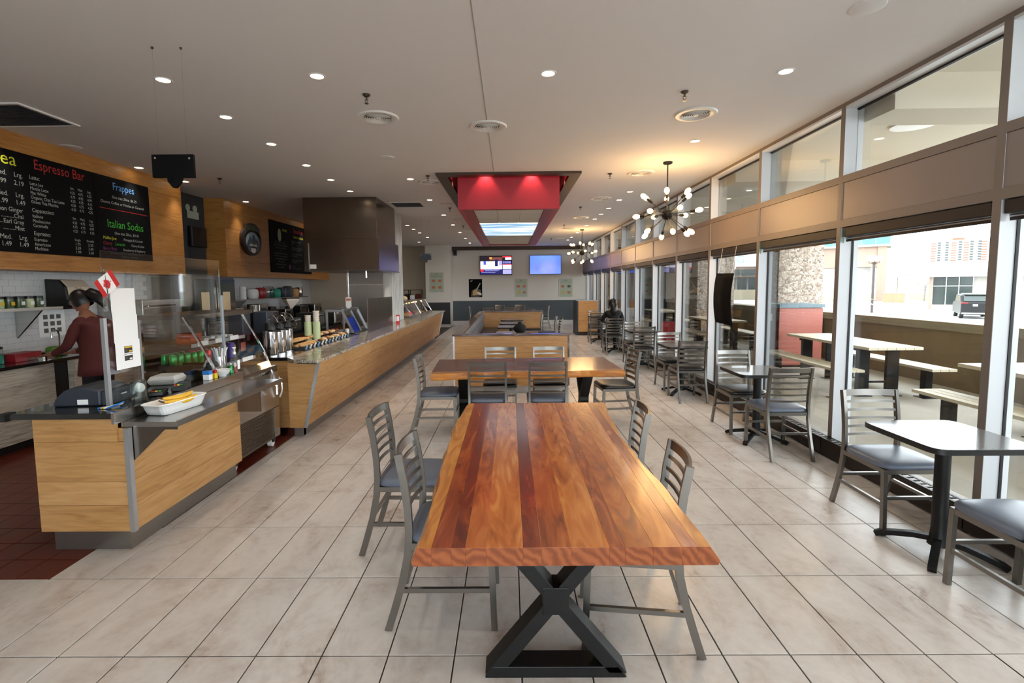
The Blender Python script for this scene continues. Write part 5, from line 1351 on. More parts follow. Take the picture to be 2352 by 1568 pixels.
# shelf with jars
sh = thing('steel_shelf', 'steel wall shelf with jars on the tiled wall', 'shelf'); B(-5.79, -5.45, 4.3, 5.98, 1.45, 1.485).build('board', 'steel', sh)
for y in (4.6, 5.73): MB().prism([(-5.79, 1.45), (-5.47, 1.45), (-5.79, 1.12)], y-.012, y+.012, 'y').build('bracket', 'steel', sh)
for i in range(8):
    t = thing('spice_jar', 'small glass jar on the steel wall shelf, %s from the left' % ORD[i], 'jar', (-5.6, 5.02+.115*i, 1.4855), 0, 'spice jars on the wall shelf')
    MB().lathe([(0, 0), (.042, 0), (.045, .01), (.045, .10), (0, .10)], n=14).build('jar_glass', 'jar_green' if i % 3 else 'palegreen', t, smooth=True)
    MB().lathe([(.046, .10), (.046, .13), (0, .132)], n=14).build('lid', 'black_plastic', t, smooth=True); B(.0445, .047, -.02, .02, .03, .07).build('label_sticker', 'yellow' if i in (3, 4) else 'paper', t)
td = thing('towel_dispenser', 'black and cream paper towel dispenser on the tiled wall', 'dispenser')
MB().prism([(-5.79, 1.48), (-5.55, 1.48), (-5.52, 1.56), (-5.54, 1.72), (-5.62, 1.81), (-5.79, 1.82)], 6.12, 6.16, 'y').build('side_cover', 'black_plastic', td, bevel=.01)
MB().prism([(-5.79, 1.50), (-5.55, 1.52), (-5.52, 1.58), (-5.54, 1.72), (-5.62, 1.81), (-5.79, 1.82)], 6.161, 6.50, 'y').build('front_cover', 'beige_and_warm_light', td, bevel=.015)
MB().prism([(-5.79, 1.44), (-5.58, 1.44), (-5.56, 1.50), (-5.79, 1.50)], 6.12, 6.50, 'y').build('base_tray', 'black_plastic', td, bevel=.006)
lettering('Tork', .05, 'txt_black', td, (-5.505, 6.28, 1.68), 'x+', 'CENTER')
hp = thing('wash_poster', 'white hand washing poster with small pictures on the tiled wall', 'poster'); B(-5.79, -5.786, 6.0, 6.36, 1.10, 1.46).build('sheet', 'paper', hp)
for i in range(3):
    for j in range(3): B(-5.786, -5.785, 6.06+.09*j, 6.12+.09*j, 1.15+.085*i, 1.205+.085*i).build('picture', 'txt_grey', hp)
# stainless oven and glass door fridge beyond
ov = thing('oven', 'stainless counter oven with small red lights behind the sneeze guard', 'oven', (-5.45, 7.3, .91)); B(-.33, .30, -.42, .42, .03, .62).build('body', 'steel', ov, bevel=.006); B(.30, .312, -.40, .25, .08, .50).build('door', 'steel_dark', ov); MB().tube([(.34, -.36, .53), (.34, .2, .53)], .012, 8).build('handle', 'chrome', ov)
for i in range(2): MB().lathe([(0, .0), (.012, 0), (.012, .006), (0, .006)], (.30, .30, .2+.12*i), 10, Matrix.Rotation(PI/2, 4, 'Y')).build('indicator', 'oven_red', ov)
for x in (-.28, .26):
    for y in (-.38, .38): B(x-.02, x+.02, y-.02, y+.02, 0, .03).build('foot', 'black_plastic', ov)
gf = thing('upright_fridge', 'upright steel fridge with glass doors in the dark recess', 'fridge', (-5.4, 8.56, 0))
B(-.38, .28, -.60, .60, .1, 1.88).build('body', 'steel_dark', gf); B(-.36, .26, -.58, .58, 0, .1).build('plinth', 'gasket', gf)
for s in (-1, 1):
    d = B(.281, .30, min(s*.02, s*.59), max(s*.02, s*.59), .16, 1.84).build('door', 'greenglass', gf); B(.301, .31, min(s*.02, s*.05), max(s*.02, s*.05), .3, 1.7).build('door_handle', 'chrome', d)
    B(.3005, .302, min(s*.2, s*.42), max(s*.2, s*.42), 1.28, 1.62).build('notice', 'pastry_cream', d)  # cream rectangle is a reflection painted on the door, no sheet hangs there
# prep line under the second bulkhead
pl = thing('prep_counter', 'steel prep line with black worktop under the second bulkhead', 'counter'); B(-5.79, -5.2, 9.3, 14.3, .1, .88).build('body', 'maple_warm', pl); B(-5.79, -5.12, 9.28, 14.35, .885, .92).build('worktop', 'black_gloss', pl); B(-5.7, -5.25, 9.3, 14.3, 0, .1).build('kick', 'gasket', pl)
for i in range(6): B(-5.2, -5.186, 9.32+.83*i, 10.12+.83*i, .12, .86).build('door', 'maple_warm', pl)
sf = thing('steel_shelf', 'long steel wall shelf under the second bulkhead', 'shelf'); B(-5.79, -5.40, 9.5, 13.2, 1.43, 1.455).build('board', 'steel', sf)
for y in (10.2, 12.4): MB().prism([(-5.79, 1.43), (-5.45, 1.43), (-5.79, 1.15)], y-.012, y+.012, 'y').build('bracket', 'steel', sf)
tag(MB().lathe([(0, 0), (.065, 0), (.065, .26), (.02, .26), (.02, 0)], (-5.55, 10.25, 1.455), 20).build('paper_towel_roll', 'paper', smooth=True), 'white paper towel roll on the long wall shelf', 'paper roll')
for i, (y, m, nm) in enumerate(((10.7, 'white_plastic', 'white tub'), (11.05, 'red_dark', 'dark red tin'), (11.4, 'jarglass', 'clear dome cover'), (11.75, 'teal', 'green canister'), (12.1, 'grey_plastic', 'grey bin'), (12.4, 'grey_plastic', 'second grey bin'), (12.75, 'pastry', 'basket of bread'), (13.0, 'steel', 'steel pot'))):
    t = thing('kitchen_container', nm+' on the long wall shelf', 'container', (-5.58, y, 1.455), 0, 'containers on the long wall shelf')
    MB().lathe([(0, 0), (.10, 0), (.12, .03), (.12, .15+.03*(i % 3)), (.1, .2+.03*(i % 3)), (0, .21+.03*(i % 3))], n=16).build('container_body', m, t, smooth=True)
for i, (x, y, m, nm, w, h) in enumerate(((-5.45, 9.7, 'steel', 'steel grinder', .16, .38), (-5.45, 10.62, 'steel', 'steel coffee brewer', .18, .42), (-5.45, 11.15, 'black_plastic', 'black blender base', .13, .34), (-5.45, 11.8, 'steel', 'steel toaster', .2, .26), (-5.45, 12.6, 'black_plastic', 'black microwave', .25, .30), (-5.45, 13.5, 'steel', 'steel warmer', .25, .32))):
    t = thing('kitchen_appliance', nm+' on the prep line', 'appliance', (x, y, .92), 0, 'appliances on the prep line')
    B(-w*.8, w*.8, -w, w, .02, h).build('body', m, t, bevel=.015); B(w*.8, w*.8+.008, -w*.7, w*.5, .07, h*.8).build('front_panel', 'black_gloss', t); B(w*.8, w*.8+.03, w*.6, w*.75, h*.3, h*.7).build('handle', 'chrome', t); B(-w*.6, w*.6, -w*.8, w*.8, 0, .02).build('foot', 'gasket', t)
# work island between granite counter and prep line
il = thing('work_island', 'dark work island behind the granite counter', 'counter'); B(-4.3, -3.6, 6.6, 12.2, .1, .86).build('body', 'maple_warm', il); B(-4.35, -3.55, 6.55, 12.25, .865, .90).build('worktop', 'black_gloss', il); B(-4.2, -3.7, 6.7, 12.1, 0, .1).build('kick', 'gasket', il)
for i, (x, y, m, nm, w, h) in enumerate(((-3.95, 6.9, 'steel', 'steel milk fridge', .22, .32), (-3.95, 7.6, 'black_gloss', 'black espresso machine', .30, .42), (-3.95, 8.6, 'black_plastic', 'black grill press', .25, .25), (-3.9, 9.6, 'black_plastic', 'black stock pot warmer', .24, .3), (-3.9, 10.6, 'steel', 'steel griddle', .3, .28))):
    t = thing('kitchen_appliance', nm+' on the work island', 'appliance', (x, y, .90), 0, 'appliances on the work island')
    B(-w*.8, w*.8, -w, w, .02, h).build('body', m, t, bevel=.02); B(w*.8, w*.8+.008, -w*.8, w*.8, .08, h*.7).build('front_panel', 'steel_dark', t); MB().tube([(w*.85, -w*.6, h*.85), (w*.85, w*.6, h*.85)], .01, 8).build('handle', 'chrome', t); B(-w*.6, w*.6, -w*.8, w*.8, 0, .02).build('foot', 'gasket', t)
    if i < 3: MB().lathe([(0, h), (.05, h), (.06, h+.1), (.055, h+.1), (.045, h+.012), (0, h+.012)], (0, 0, 0), 16).build('cup', 'steel', t, smooth=True)
hl = thing('warming_lamp', 'cream pyramid shaded lamp standing on the work island', 'lamp', (-4.0, 9.0, 0)); MB().lathe([(.0, 1.30), (.02, 1.30), (.16, 1.46), (.16, 1.475), (0, 1.475)], n=4).build('shade', 'cup_white', hl); MB().lathe([(.165, 1.475), (.165, 1.50), (0, 1.50)], n=4).build('shade_cap', 'brown_black', hl); MB().tube([(0, 0, .90), (0, 0, 1.30)], .012, 8).build('stand', 'black_plastic', hl); MB().lathe([(0, .90), (.08, .90), (.07, .92), (0, .92)], n=16).build('base', 'black_plastic', hl)

# ---------------------------------------------------------------- back wall things
def tv(x0, x1, z0, z1, label, screen):
    t = thing('television', label, 'television', (0, 0, 0), 0, 'televisions on the back wall')
    B(x0, x1, 21.10, 21.16, z0, z1).build('housing', 'black_plastic', t, bevel=.01); B((x0+x1)/2-.2, (x0+x1)/2+.2, 21.16, 21.198, z0+.2, z1-.2).build('wall_mount', 'black_metal', t)
    return t
a = tv(-1.25, .12, 2.135, 2.945, 'television showing a news studio on the back wall', None)
def scr(t, x0, x1, z0, z1, m, n, k=0): B(x0, x1, 21.0985-.0006*k, 21.0995-.0006*k, z0, z1).build(n, m, t)
X0, X1, Z0_, Z1_ = -1.225, .095, 2.16, 2.92
def su(u, v): return X0+(X1-X0)*u, Z0_+(Z1_-Z0_)*(1-v)
def rect(u0, v0, u1, v1, m, n, k): (xa, za), (xb, zb) = su(u0, v1), su(u1, v0); scr(a, xa, xb, za, zb, m, n, k)
rect(0, 0, 1, 1, 'scr_dark', 'screen', 0); rect(.3, .05, .7, .22, 'scr_brown', 'screen_picture', 1); rect(.29, .04, .37, .15, 'scr_orange', 'screen_picture', 2); rect(0, .27, .70, .72, 'scr_white', 'screen_picture', 1); rect(.1, .26, .18, .46, 'scr_blue', 'screen_picture', 2); rect(.47, .18, .56, .55, 'scr_navy', 'screen_picture', 3)
rect(.6, .25, .70, .5, 'scr_lilac', 'screen_picture', 2); rect(0, .72, .70, 1, 'scr_navy', 'screen_picture', 2); rect(0, .71, .10, .84, 'scr_red', 'screen_picture', 3); rect(.14, .75, .62, .77, 'scr_lilac', 'screen_picture', 4); rect(.14, .80, .55, .82, 'scr_lilac', 'screen_picture', 4); rect(.03, .88, .48, .905, 'scr_lilac', 'screen_picture', 4)
rect(.71, .0, 1, .06, 'scr_red', 'screen_picture', 2); rect(.80, .06, 1, .2, 'scr_white', 'screen_picture', 2); rect(.71, .25, 1, .43, 'scr_navy', 'screen_picture', 2)
for i in range(4): rect(.74+.065*i, .28, .775+.065*i, .40, 'scr_lilac', 'screen_picture', 3)
rect(.71, .44, 1, .47, 'scr_red', 'screen_picture', 2); rect(.72, .47, 1, .71, 'scr_white', 'screen_picture', 2); rect(.72, .74, 1, .98, 'scr_lilac', 'screen_picture', 2)
b_ = tv(.86, 2.21, 2.14, 2.955, 'television with a plain blue picture on the back wall', None); B(.88, 2.19, 21.0985, 21.0995, 2.16, 2.935).build('screen', 'screen_blue', b_)
def poster(x0, x1, y, z0, z1, label, foods, fancy=True):
    t = thing('menu_poster', label, 'poster', (0, 0, 0), 0, 'posters on the back wall')
    B(x0, x1, y-.012, y, z0, z1).build('backing', 'poster', t); w = x1-x0; h = z1-z0
    lettering('JOE', .07, 'txt_black', t, ((x0+x1)/2, y-.0135, z1-.10*h-.02), 'y-', 'CENTER', name='heading'); B(x0+.12*w, x1-.12*w, y-.0135, y-.012, z1-.20*h, z1-.185*h).build('print_line', 'txt_grey', t)
    k = 0
    for r in range(2):
        for c in range(2):
            MB().prism([(p[0]*.5+x0+w*(.28+.44*c), p[1]*.45+z1-h*(.42+.34*r)) for p in superell(w*.24, w*.2, 2.5, 14)], y-.0145, y-.012, 'y').build('picture', foods[k], t); k += 1
    for s in (0.04, .96): B(x0+w*s-.008, x0+w*s+.008, y-.016, y-.012, z0, z1).build('edge_strip', 'wallwhite', t)
poster(-3.26, -2.67, 20.2, 1.44, 2.24, 'pale menu poster on the wall return left of the speaker', ['food_brown']*4)
poster(.22, .79, 21.2, 1.20, 1.965, 'pale menu poster between and below the two televisions', ['food_red', 'food_red', 'food_yellow', 'food_red'])
poster(2.11, 2.71, 21.2, 1.18, 1.95, 'pale menu poster nearest the windows on the back wall', ['food_red', 'food_dark', 'food_yellow', 'food_brown'])
dp = thing('food_poster', 'dark food photograph poster below the news television', 'poster'); B(-1.74, -1.17, 21.185, 21.2, 1.2, 1.97).build('backing', 'black_board', dp)
for i, (pts, m) in enumerate((([(-.2, -.35), (.15, -.38), (.25, -.1), (.05, .0), (-.15, -.1)], 'food_dark'), ([(-.12, -.3), (.05, -.3), (.1, -.15), (0, -.05), (-.1, -.12)], 'pastry'), ([(-.05, -.18), (.06, -.1), (.22, .2), (.19, .22)], 'poster'), ([(-.22, .3), (-.1, .36), (-.12, .33), (-.2, .26)], 'poster'), ([(.05, -.25), (.25, -.32), (.26, -.22), (.1, -.15)], 'cup_white'))):
    MB().prism([(-1.455+p[0], 1.585+p[1]) for p in pts], 21.183-.001*i, 21.1855, 'y').build('picture', m, dp)
sp_ = thing('box_speaker', 'small black speaker at the corner of the back wall', 'speaker'); B(-2.36, -2.22, 21.0, 21.15, 2.97, 3.18).build('cabinet', 'black_plastic', sp_, bevel=.008); B(-2.31, -2.27, 21.15, 21.199, 3.05, 3.09).build('bracket', 'black_metal', sp_); MB().lathe([(0, 0), (.05, 0), (.05, .006), (0, .01)], (-2.29, 21.0, 3.07), 16, Matrix.Rotation(PI/2, 4, 'X')).build('driver', 'gasket', sp_)
# black panel hanging in the window
wp = thing('window_panel', 'curved black panel hanging on cords inside the window', 'panel')
mb = MB(); K = 10
for i in range(K+1):
    s = i/K; z = 1.83-.72*s; bx = .03*(1-(2*s-1)**2); ysh = .015*(1-(2*s-1)**2)
    for y in (7.36+ysh, 6.80+ysh): mb.v += [(3.06-bx, y, z-.01*(y < 7)), (3.07-bx, y, z-.01*(y < 7))]
for i in range(K):
    c = i*4; d = c+4
    mb.f += [(c, c+2, d+2, d), (c+1, d+1, d+3, c+3), (c, d, d+1, c+1), (c+2, c+3, d+3, d+2)]; mb.mi += [0]*4
mb.f += [(0, 1, 3, 2), (K*4, K*4+2, K*4+3, K*4+1)]; mb.mi += [0, 0]
mb.build('panel_sheet', 'black_board', wp, smooth='all')
for y in (7.30, 6.86): MB().tube([(3.065, y, 1.82), (3.12, y, 2.19)], .003, 5).build('cord', 'white_plastic', wp)

# ---------------------------------------------------------------- terrace outside the windows
struct(B(3.30, 7.1, -6, 24, -.15, -.03).build('terrace_floor', 'concrete'))
pw = struct(B(7.1, 7.4, -6, 24, -1.6, .88).build('wall_parapet', 'parapet')); B(7.06, 7.5, -6, 24, .885, 1.02).build('coping', 'parapet_cap', pw)
oh = struct(B(3.3, 7.6, -6, 24, 3.46, 3.6).build('ceiling_overhang', 'overhang'))
for y in (1.5, 4.4, 7.4, 10.4, 13.4, 16.4, 19.4): B(3.32, 7.5, y, y+.45, 3.16, 3.46).build('beam', 'overhang', oh)
B(7.3, 7.6, -6, 24, 3.2, 3.46).build('edge_beam', 'overhang', oh)
for i, y in enumerate((5.0, 8.6, 12.0)):
    o = tag(MB().lathe([(0, 0), (.2, 0), (.22, -.02), (0, -.04)], (4.6, y+.8, 3.46), 24).build('terrace_light', 'white_plastic', smooth=True), ('round unlit light', 'second round unlit light', 'third round unlit light')[i]+' under the terrace roof', 'light', 'terrace ceiling lights')
struct(B(6.05, 7.05, 11.2, 12.0, -.03, 3.459).build('wall_pebble_column', 'pebble'))
struct(B(5.9, 7.05, 15.6, 16.2, -.03, 3.459).build('wall_far_column', 'pebble'))
we = struct(B(3.31, 9.0, 22.4, 22.7, -1.2, 3.459).build('wall_terrace_end', 'brick_beige'))
for i in range(4): B(3.6+1.0*i, 4.45+1.0*i, 22.37, 22.399, .3, 2.6).build('window', 'greenglass', we)
struct(B(7.05, 7.4, 19.0, 22.4, .88, 3.459).build('wall_terrace_side', 'pebble'))
rc_ = thing('waste_cabinet', 'red timber cabinet with pale side against the pebble column', 'cabinet', (0, 0, 0))
B(5.45, 6.3, 10.0, 10.75, 0.0, 1.18).build('body', 'redwood_dark', rc_); B(5.44, 6.31, 9.985, 9.999, .02, 1.17).build('side_panel', 'redwood_light', rc_); B(5.42, 6.33, 9.95, 10.8, 1.181, 1.25).build('top', 'blue_metal', rc_)
for i in range(5): B(5.436, 5.449, 10.01, 10.74, .02+.23*i, .24+.23*i).build('board', 'redwood_dark', rc_)
B(5.434, 5.4355, 10.25, 10.45, .9, 1.05).build('sign_plate', 'paper', rc_)
B(5.5, 6.25, 10.05, 10.7, -.03, 0).build('plinth', 'gasket', rc_)
def picnic(x, y0, y1, label):
    t = thing('picnic_table', label, 'table', (x, 0, -.03), 0, 'pale slatted tables on the terrace')
    sl = MB().box(-.062, .062, y0, y1, .735, .775).mesh('slat', 'picnic')
    for i in range(6): use('slat', sl, t, (-.325+.13*i, 0, 0))
    for y in (y0+.35, y1-.35): B(-.34, .34, y-.03, y+.03, .69, .735).build('cross_bar', 'black_metal', t)
    for s in (-.22, .22):
        for y in (y0+.35, y1-.35): B(s-.09, s+.09, y-.025, y+.025, 0, .69).build('leg', 'black_metal', t); B(s-.13, s+.13, y-.06, y+.06, 0, .01).build('foot_plate', 'black_metal', t)
    B(-.14, .14, y0+.33, y0+.37, .2, .23).build('tie_bar', 'black_metal', t)
def pbench(x, y0, y1, label):
    t = thing('slatted_bench', label, 'bench', (x, 0, -.03), 0, 'pale slatted benches on the terrace')
    sl = MB().box(-.055, .055, y0, y1, .435, .47).mesh('slat', 'picnic')
    for i in range(3): use('slat', sl, t, (-.12+.12*i, 0, 0))
    for y in (y0+.3, y1-.3): B(-.05, .05, y-.05, y+.05, 0, .435).build('leg', 'black_metal', t); B(-.1, .1, y-.1, y+.1, 0, .01).build('foot_plate', 'black_metal', t)
for y0, y1, l in ((7.05, 9.15, 'beside the red cabinet'), (3.55, 5.65, 'at the right edge of the picture'), (12.3, 14.3, 'seen past the hanging black panel'), (16.8, 18.8, 'farthest along the terrace')):
    picnic(5.52, y0, y1, 'pale slatted terrace table '+l); pbench(4.84, y0-.1, y1+.05, 'window side slatted bench of the terrace table '+l); pbench(6.14, y0-.1, y1+.05, 'parapet side slatted bench of the terrace table '+l)
for i, (x, y, m, s) in enumerate(((4.15, 12.6, 'red', 'red folding board'), (4.2, 19.9, 'white_paint', 'white board'), (5.1, 20.4, 'white_paint', 'second white board'))):
    t = thing('sandwich_board', s+' standing on the terrace', 'board', (x, y, -.03)); B(-.28, .28, -.02, .02, .05, .75).build('panel', m, t)
    for q in (-.25, .25): B(q-.02, q+.02, -.15, .15, 0, .08).build('foot', 'black_metal', t)

# ---------------------------------------------------------------- street beyond, lower than the terrace
GZ = -1.2
struct(B(7.4, 420, -60, 420, GZ-.3, GZ).build('ground', 'pavement'))
struct(B(-30, 7.4, -60, -6, GZ-.3, -.05).build('ground_forecourt', 'pavement'))
tag(B(62, 130, 70, 118, GZ, GZ+.02).build('lawn', 'grass'), 'strip of green grass beyond the street', 'lawn')['kind'] = 'stuff'
def far(name, label, cat, base, d, group=None):
    return thing(name, label, cat, (base[0], base[1], 0), math.atan2(-d[0], d[1]), group)
# low commercial building
lb = far('shop_building', 'low pale building with grey framed shop window behind the parked car', 'building', (40.6, 50.2), (.64, .768))
B(1.3, 9.5, .8, 10, GZ, 2.35).build('wall', 'concrete_light', lb); B(1.25, 1.5, .3, .9, GZ, 2.35).build('pier', 'brick_beige', lb)
B(-.1, 9.6, -.3, 10, 2.1, 2.45).build('canopy_soffit', 'concrete', lb); B(-.8, 9.7, -.6, 10, 2.45, 2.75).build('canopy_edge', 'blue_metal', lb); B(-.05, 3.9, -.2, 9, 2.75, 3.4).build('roof_parapet', 'blue_metal', lb); B(3.9, 9.6, -.2, 9, 2.75, 3.5).build('roof_parapet', 'white_paint', lb)
for i, (x0, x1) in enumerate(((1.55, 2.50), (2.56, 3.43), (3.49, 4.44))):
    for z0, z1 in ((-.6, 1.18), (1.24, 2.1)):
        f = B(x0, x1, .74, .79, z0, z1).build('window', 'greenglass', lb)
B(1.5, 4.5, .72, .795, 1.18, 1.24).build('window_bar', 'white_paint', lb)
for x in (1.52, 2.53, 3.46, 4.47): B(x-.03, x+.03, .70, .795, -.64, 2.14).build('window_bar', 'white_paint', lb)
B(1.3, 4.6, .70, .79, GZ, -.64).build('stone_base', 'concrete', lb)
B(4.6, 9.4, .75, .79, 1.15, 1.18).build('panel_joint', 'concrete', lb)
# building with blue glass at the left of that window
bb = far('office_building', 'tan office building with a band of blue glass above its entrance', 'building', (55, 74), (.6, .8))
B(-.45, .65, .0, 6, GZ-.3, 6.9).build('pier', 'brick_beige', bb); B(-9, -.45, .2, 6, 3.9, 6.9).build('wall', 'brick_beige', bb); B(-9, 1.1, -.3, 6, 6.9, 7.2).build('soffit_band', 'concrete_light', bb); B(-9, -1.3, 3.5, 6, GZ, 3.9).build('entrance_wall', 'white_paint', bb); B(-1.25, -.45, .6, 5, .5, 3.9).build('entrance_pier', 'concrete', bb)
for i in range(6): B(1.0-1.75*(i+1)+.06, 1.0-1.75*i-.06, -.25, 5.5, 7.25, 11).build('window', 'blueglass', bb)
B(-9, 1.02, -.2, 5.6, 7.2, 11.1).build('frame_core', 'concrete_light', bb)
lettering('Financial', .8, 'white_paint', bb, (-4.6, .18, 4.35), 'y-', 'LEFT', name='sign_lettering', ext=.02)
B(-8, -1.0, -3.5, -3.2, GZ, .9).build('low_wall', 'parapet_cap', bb)
pn = far('planter_wall', 'low brown wall beside the strip of grass', 'wall', (53.2, 68.2), (.615, .788)); B(-1.6, .75, 0, .3, GZ-.2, .1).build('core', 'parapet', pn); B(.75, 1.15, -.05, .35, GZ-.2, .15).build('end_pier', 'white_paint', pn); B(-1.65, 1.18, -.08, .38, .15, .22).build('coping', 'white_paint', pn)
# IG building
ig = far('shop_building', 'pale building with a white IG sign seen past the hanging black panel', 'building', (38.5, 93.5), (.381, .925))
B(-6.4, 9, 0, 12, 2.9, 9).build('upper_wall', 'brick_beige', ig); B(-6.4, 9, 2, 12, GZ, 2.9).build('lower_wall', 'concrete_light', ig)
s_ = B(.4, 8.2, -.3, -.02, 4.7, 7.4).build('sign_board', 'white_paint', ig); lettering('IG', 2.0, 'txt_paleblue', ig, (3.1, -.32, 5.35), 'y-', 'LEFT', name='sign_lettering', ext=.01); lettering('WEALTH', .5, 'poster', ig, (5.9, -.32, 6.0), 'y-', 'LEFT', name='sign_lettering', ext=.01); lettering('MANAGEMENT', .5, 'poster', ig, (5.9, -.32, 5.4), 'y-', 'LEFT', name='sign_lettering', ext=.01)
s2 = B(-5.4, -1.0, -.3, -.02, 5.6, 7.6).build('sign_board', 'white_paint', ig); MB().prism([(-4.6, 6.0), (-3.9, 6.6), (-3.2, 6.0)], -.34, -.31, 'y').build('sign_mark', 'txt_paleblue', ig)
for i, (x0, x1, z0, z1) in enumerate(((2.3, 4.4, 3.05, 4.2), (4.55, 6.9, 3.05, 4.2), (-3.9, -2.2, 3.2, 4.4), (-2.0, 0.2, 3.2, 4.4))): B(x0, x1, -.02, .05, z0, z1).build('window', 'greenglass', ig)
for i in range(7): B(-5.5+1.9*i, -3.9+1.9*i, 1.9, 2.0, .5, 2.6).build('window', 'greenglass', ig)
B(-8, 9, -6, -5.7, GZ, .55).build('low_wall', 'parapet_cap', ig)
# far apartment block
ap = far('apartment_block', 'tall white apartment block with orange balconies far beyond', 'building', (240, 290), (.64, .768))
B(2, 27.5, 0, 12, 0, 24.5).build('wall', 'white_paint', ap)
for x in (6.5, 9.8, 15.3, 20.0, 23.2):
    for k in range(8): B(x-.7, x+.7, -.3, -.02, 13.2+1.38*k, 14.1+1.38*k).build('window', 'greenglass', ap)
for x in (4.0, 12.6, 17.8, 25.0):
    for k in range(8): B(x-1.1, x+1.1, -.6, -.02, 13.0+1.38*k, 13.6+1.38*k).build('balcony', 'brick_red', ap)
B(12, 17, 2, 8, 24.5, 26).build('roof_house', 'brick_red', ap)
# street lamps
def lamp(base, d, label, k=1.0):
    t = far('street_lamp', label, 'street lamp', base, d, 'globe street lamps')
    MB().tube([(0, 0, GZ), (0, 0, 3.35)], .11, 10).build('post', 'vinyl_brown', t); MB().lathe([(0, 3.3), (.12, 3.3), (.2, 3.5), (0, 3.5)], n=12).build('head', 'vinyl_brown', t)
    for s in (-.3, 0, .3):
        MB().tube([(0, 0, 3.4), (s*1.3, 0, 3.45), (s*1.3, 0, 3.62)], .035, 6).build('arm', 'vinyl_brown', t); MB().ball((s*1.3, 0 if s else -.25, 3.88), .26, 14, 10).build('globe', 'globe', t, smooth='all')
lamp((33.95, 46.54), (.59, .807), 'brown street lamp with white globes before the tan office building')
lamp((32, 72), (.405, .914), 'street lamp with white globes by the IG sign')
lamp((25.5, 62), (.38, .92), 'street lamp with a white globe left of the IG sign')
# handrails
def rail(base, d, pts, label):
    t = far('handrail', label, 'handrail', base, d, 'white street handrails'); MB().tube([(x, 0, z) for x, z in pts], .04, 8).build('tube', 'white_paint', t, smooth=True)
    B(pts[0][0]-.08, pts[0][0]+.08, -.08, .08, GZ-.02, GZ+.05).build('foot_plate', 'white_paint', t)
rail((34, 42), (.63, .777), [(-.1, GZ), (-.12, -.2), (-.02, .05), (.15, .1), (1.2, -.75), (1.3, -.9), (1.3, GZ)], 'bent white handrail before the shop building')
rail((34, 42), (.63, .777), [(-1.86, GZ), (-1.9, -.7), (-1.98, -.55), (-2.3, -.45), (-4.0, .25), (-4.2, .2), (-4.25, GZ)], 'bent white handrail before the tan office building')
# parked SUV
sv = far('parked_car', 'black sport utility vehicle parked in the street, seen from behind', 'car', (35.2, 37.4), (.58, .81))
W_ = .95
side = [(0, -.75), (0, .05), (.12, .12), (.38, .62), (2.6, .66), (3.3, .12), (4.4, .02), (4.6, -.25), (4.6, -.85), (.15, -.9)]
MB().prism(side, -W_, W_, 'x').build('body', 'car_black', sv, bevel=.08)
MB().prism([(.13, .14), (.36, .56), (.34, .58), (.10, .15)], -.78, .78, 'x').build('rear_window', 'greenglass', sv)
for s in (-1, 1):
    B(min(s*.952, s*.956), max(s*.952, s*.956), .55, 2.7, .14, .55).build('side_window', 'greenglass', sv)
    MB().box(min(s*.55, s*.95), max(s*.55, s*.95), -.03, .0, -.02, .06).build('tail_light', 'lamp_red', sv)
    for y in (.85, 3.75):
        w_ = MB().lathe([(0, -.12), (.36, -.12), (.38, 0), (.36, .12), (0, .12)], (s*.82, y, GZ+.38), 20, Matrix.Rotation(PI/2, 4, 'Y')).build('wheel', 'tyre', sv); MB().lathe([(0, .125*s), (.22, .125*s), (.22, .1*s), (0, .1*s)], (s*.82, y, GZ+.38), 16, Matrix.Rotation(PI/2, 4, 'Y')).build('rim', 'aluminium', w_)
B(-.28, .0, -.012, .0, -.22, -.08).build('number_plate', 'paper', sv); B(-.9, .9, -.05, .02, -.82, -.72).build('bumper_trim', 'chrome', sv); B(-.7, .7, .2, 2.4, .67, .72).build('roof_rail', 'aluminium', sv); B(-.75, .75, .28, .55, .62, .66).build('rear_spoiler', 'car_black', sv)
# bare trees
def tree(base, d, label, h, seed):
    t = far('bare_tree', label, 'tree', base, d, 'bare trees along the street'); rn = random.Random(seed)
    MB().tube([(0, 0, GZ), (.05, 0, GZ+h*.4), (0, 0, GZ+h*.6)], [.12, .09, .06], 7).build('trunk', 'bark', t)
    for i in range(9):
        a = rn.uniform(0, 6.28); L2 = h*rn.uniform(.25, .45); z0 = GZ+h*rn.uniform(.3, .6)
        br = MB().tube([(0, 0, z0), (math.cos(a)*L2*.5, math.sin(a)*L2*.5, z0+L2*.55), (math.cos(a)*L2*.8, math.sin(a)*L2*.8, z0+L2)], [.05, .03, .012], 5).build('branch', 'bark', t)
        for j in range(4):
            b2 = a+rn.uniform(-1, 1); p = Vector((math.cos(a)*L2*.6, math.sin(a)*L2*.6, z0+L2*.7)); MB().tube([p, p+Vector((math.cos(b2)*.3*L2, math.sin(b2)*.3*L2, .35*L2))], [.02, .008], 4).build('twig', 'bark', br)
tree((60, 72), (.64, .768), 'small bare tree on the strip of grass', 4.0, 1); tree((70, 96), (.6, .8), 'bare tree behind the low brown wall, left one', 6.0, 2); tree((84, 108), (.6, .8), 'bare tree behind the low brown wall, right one', 6.5, 3)

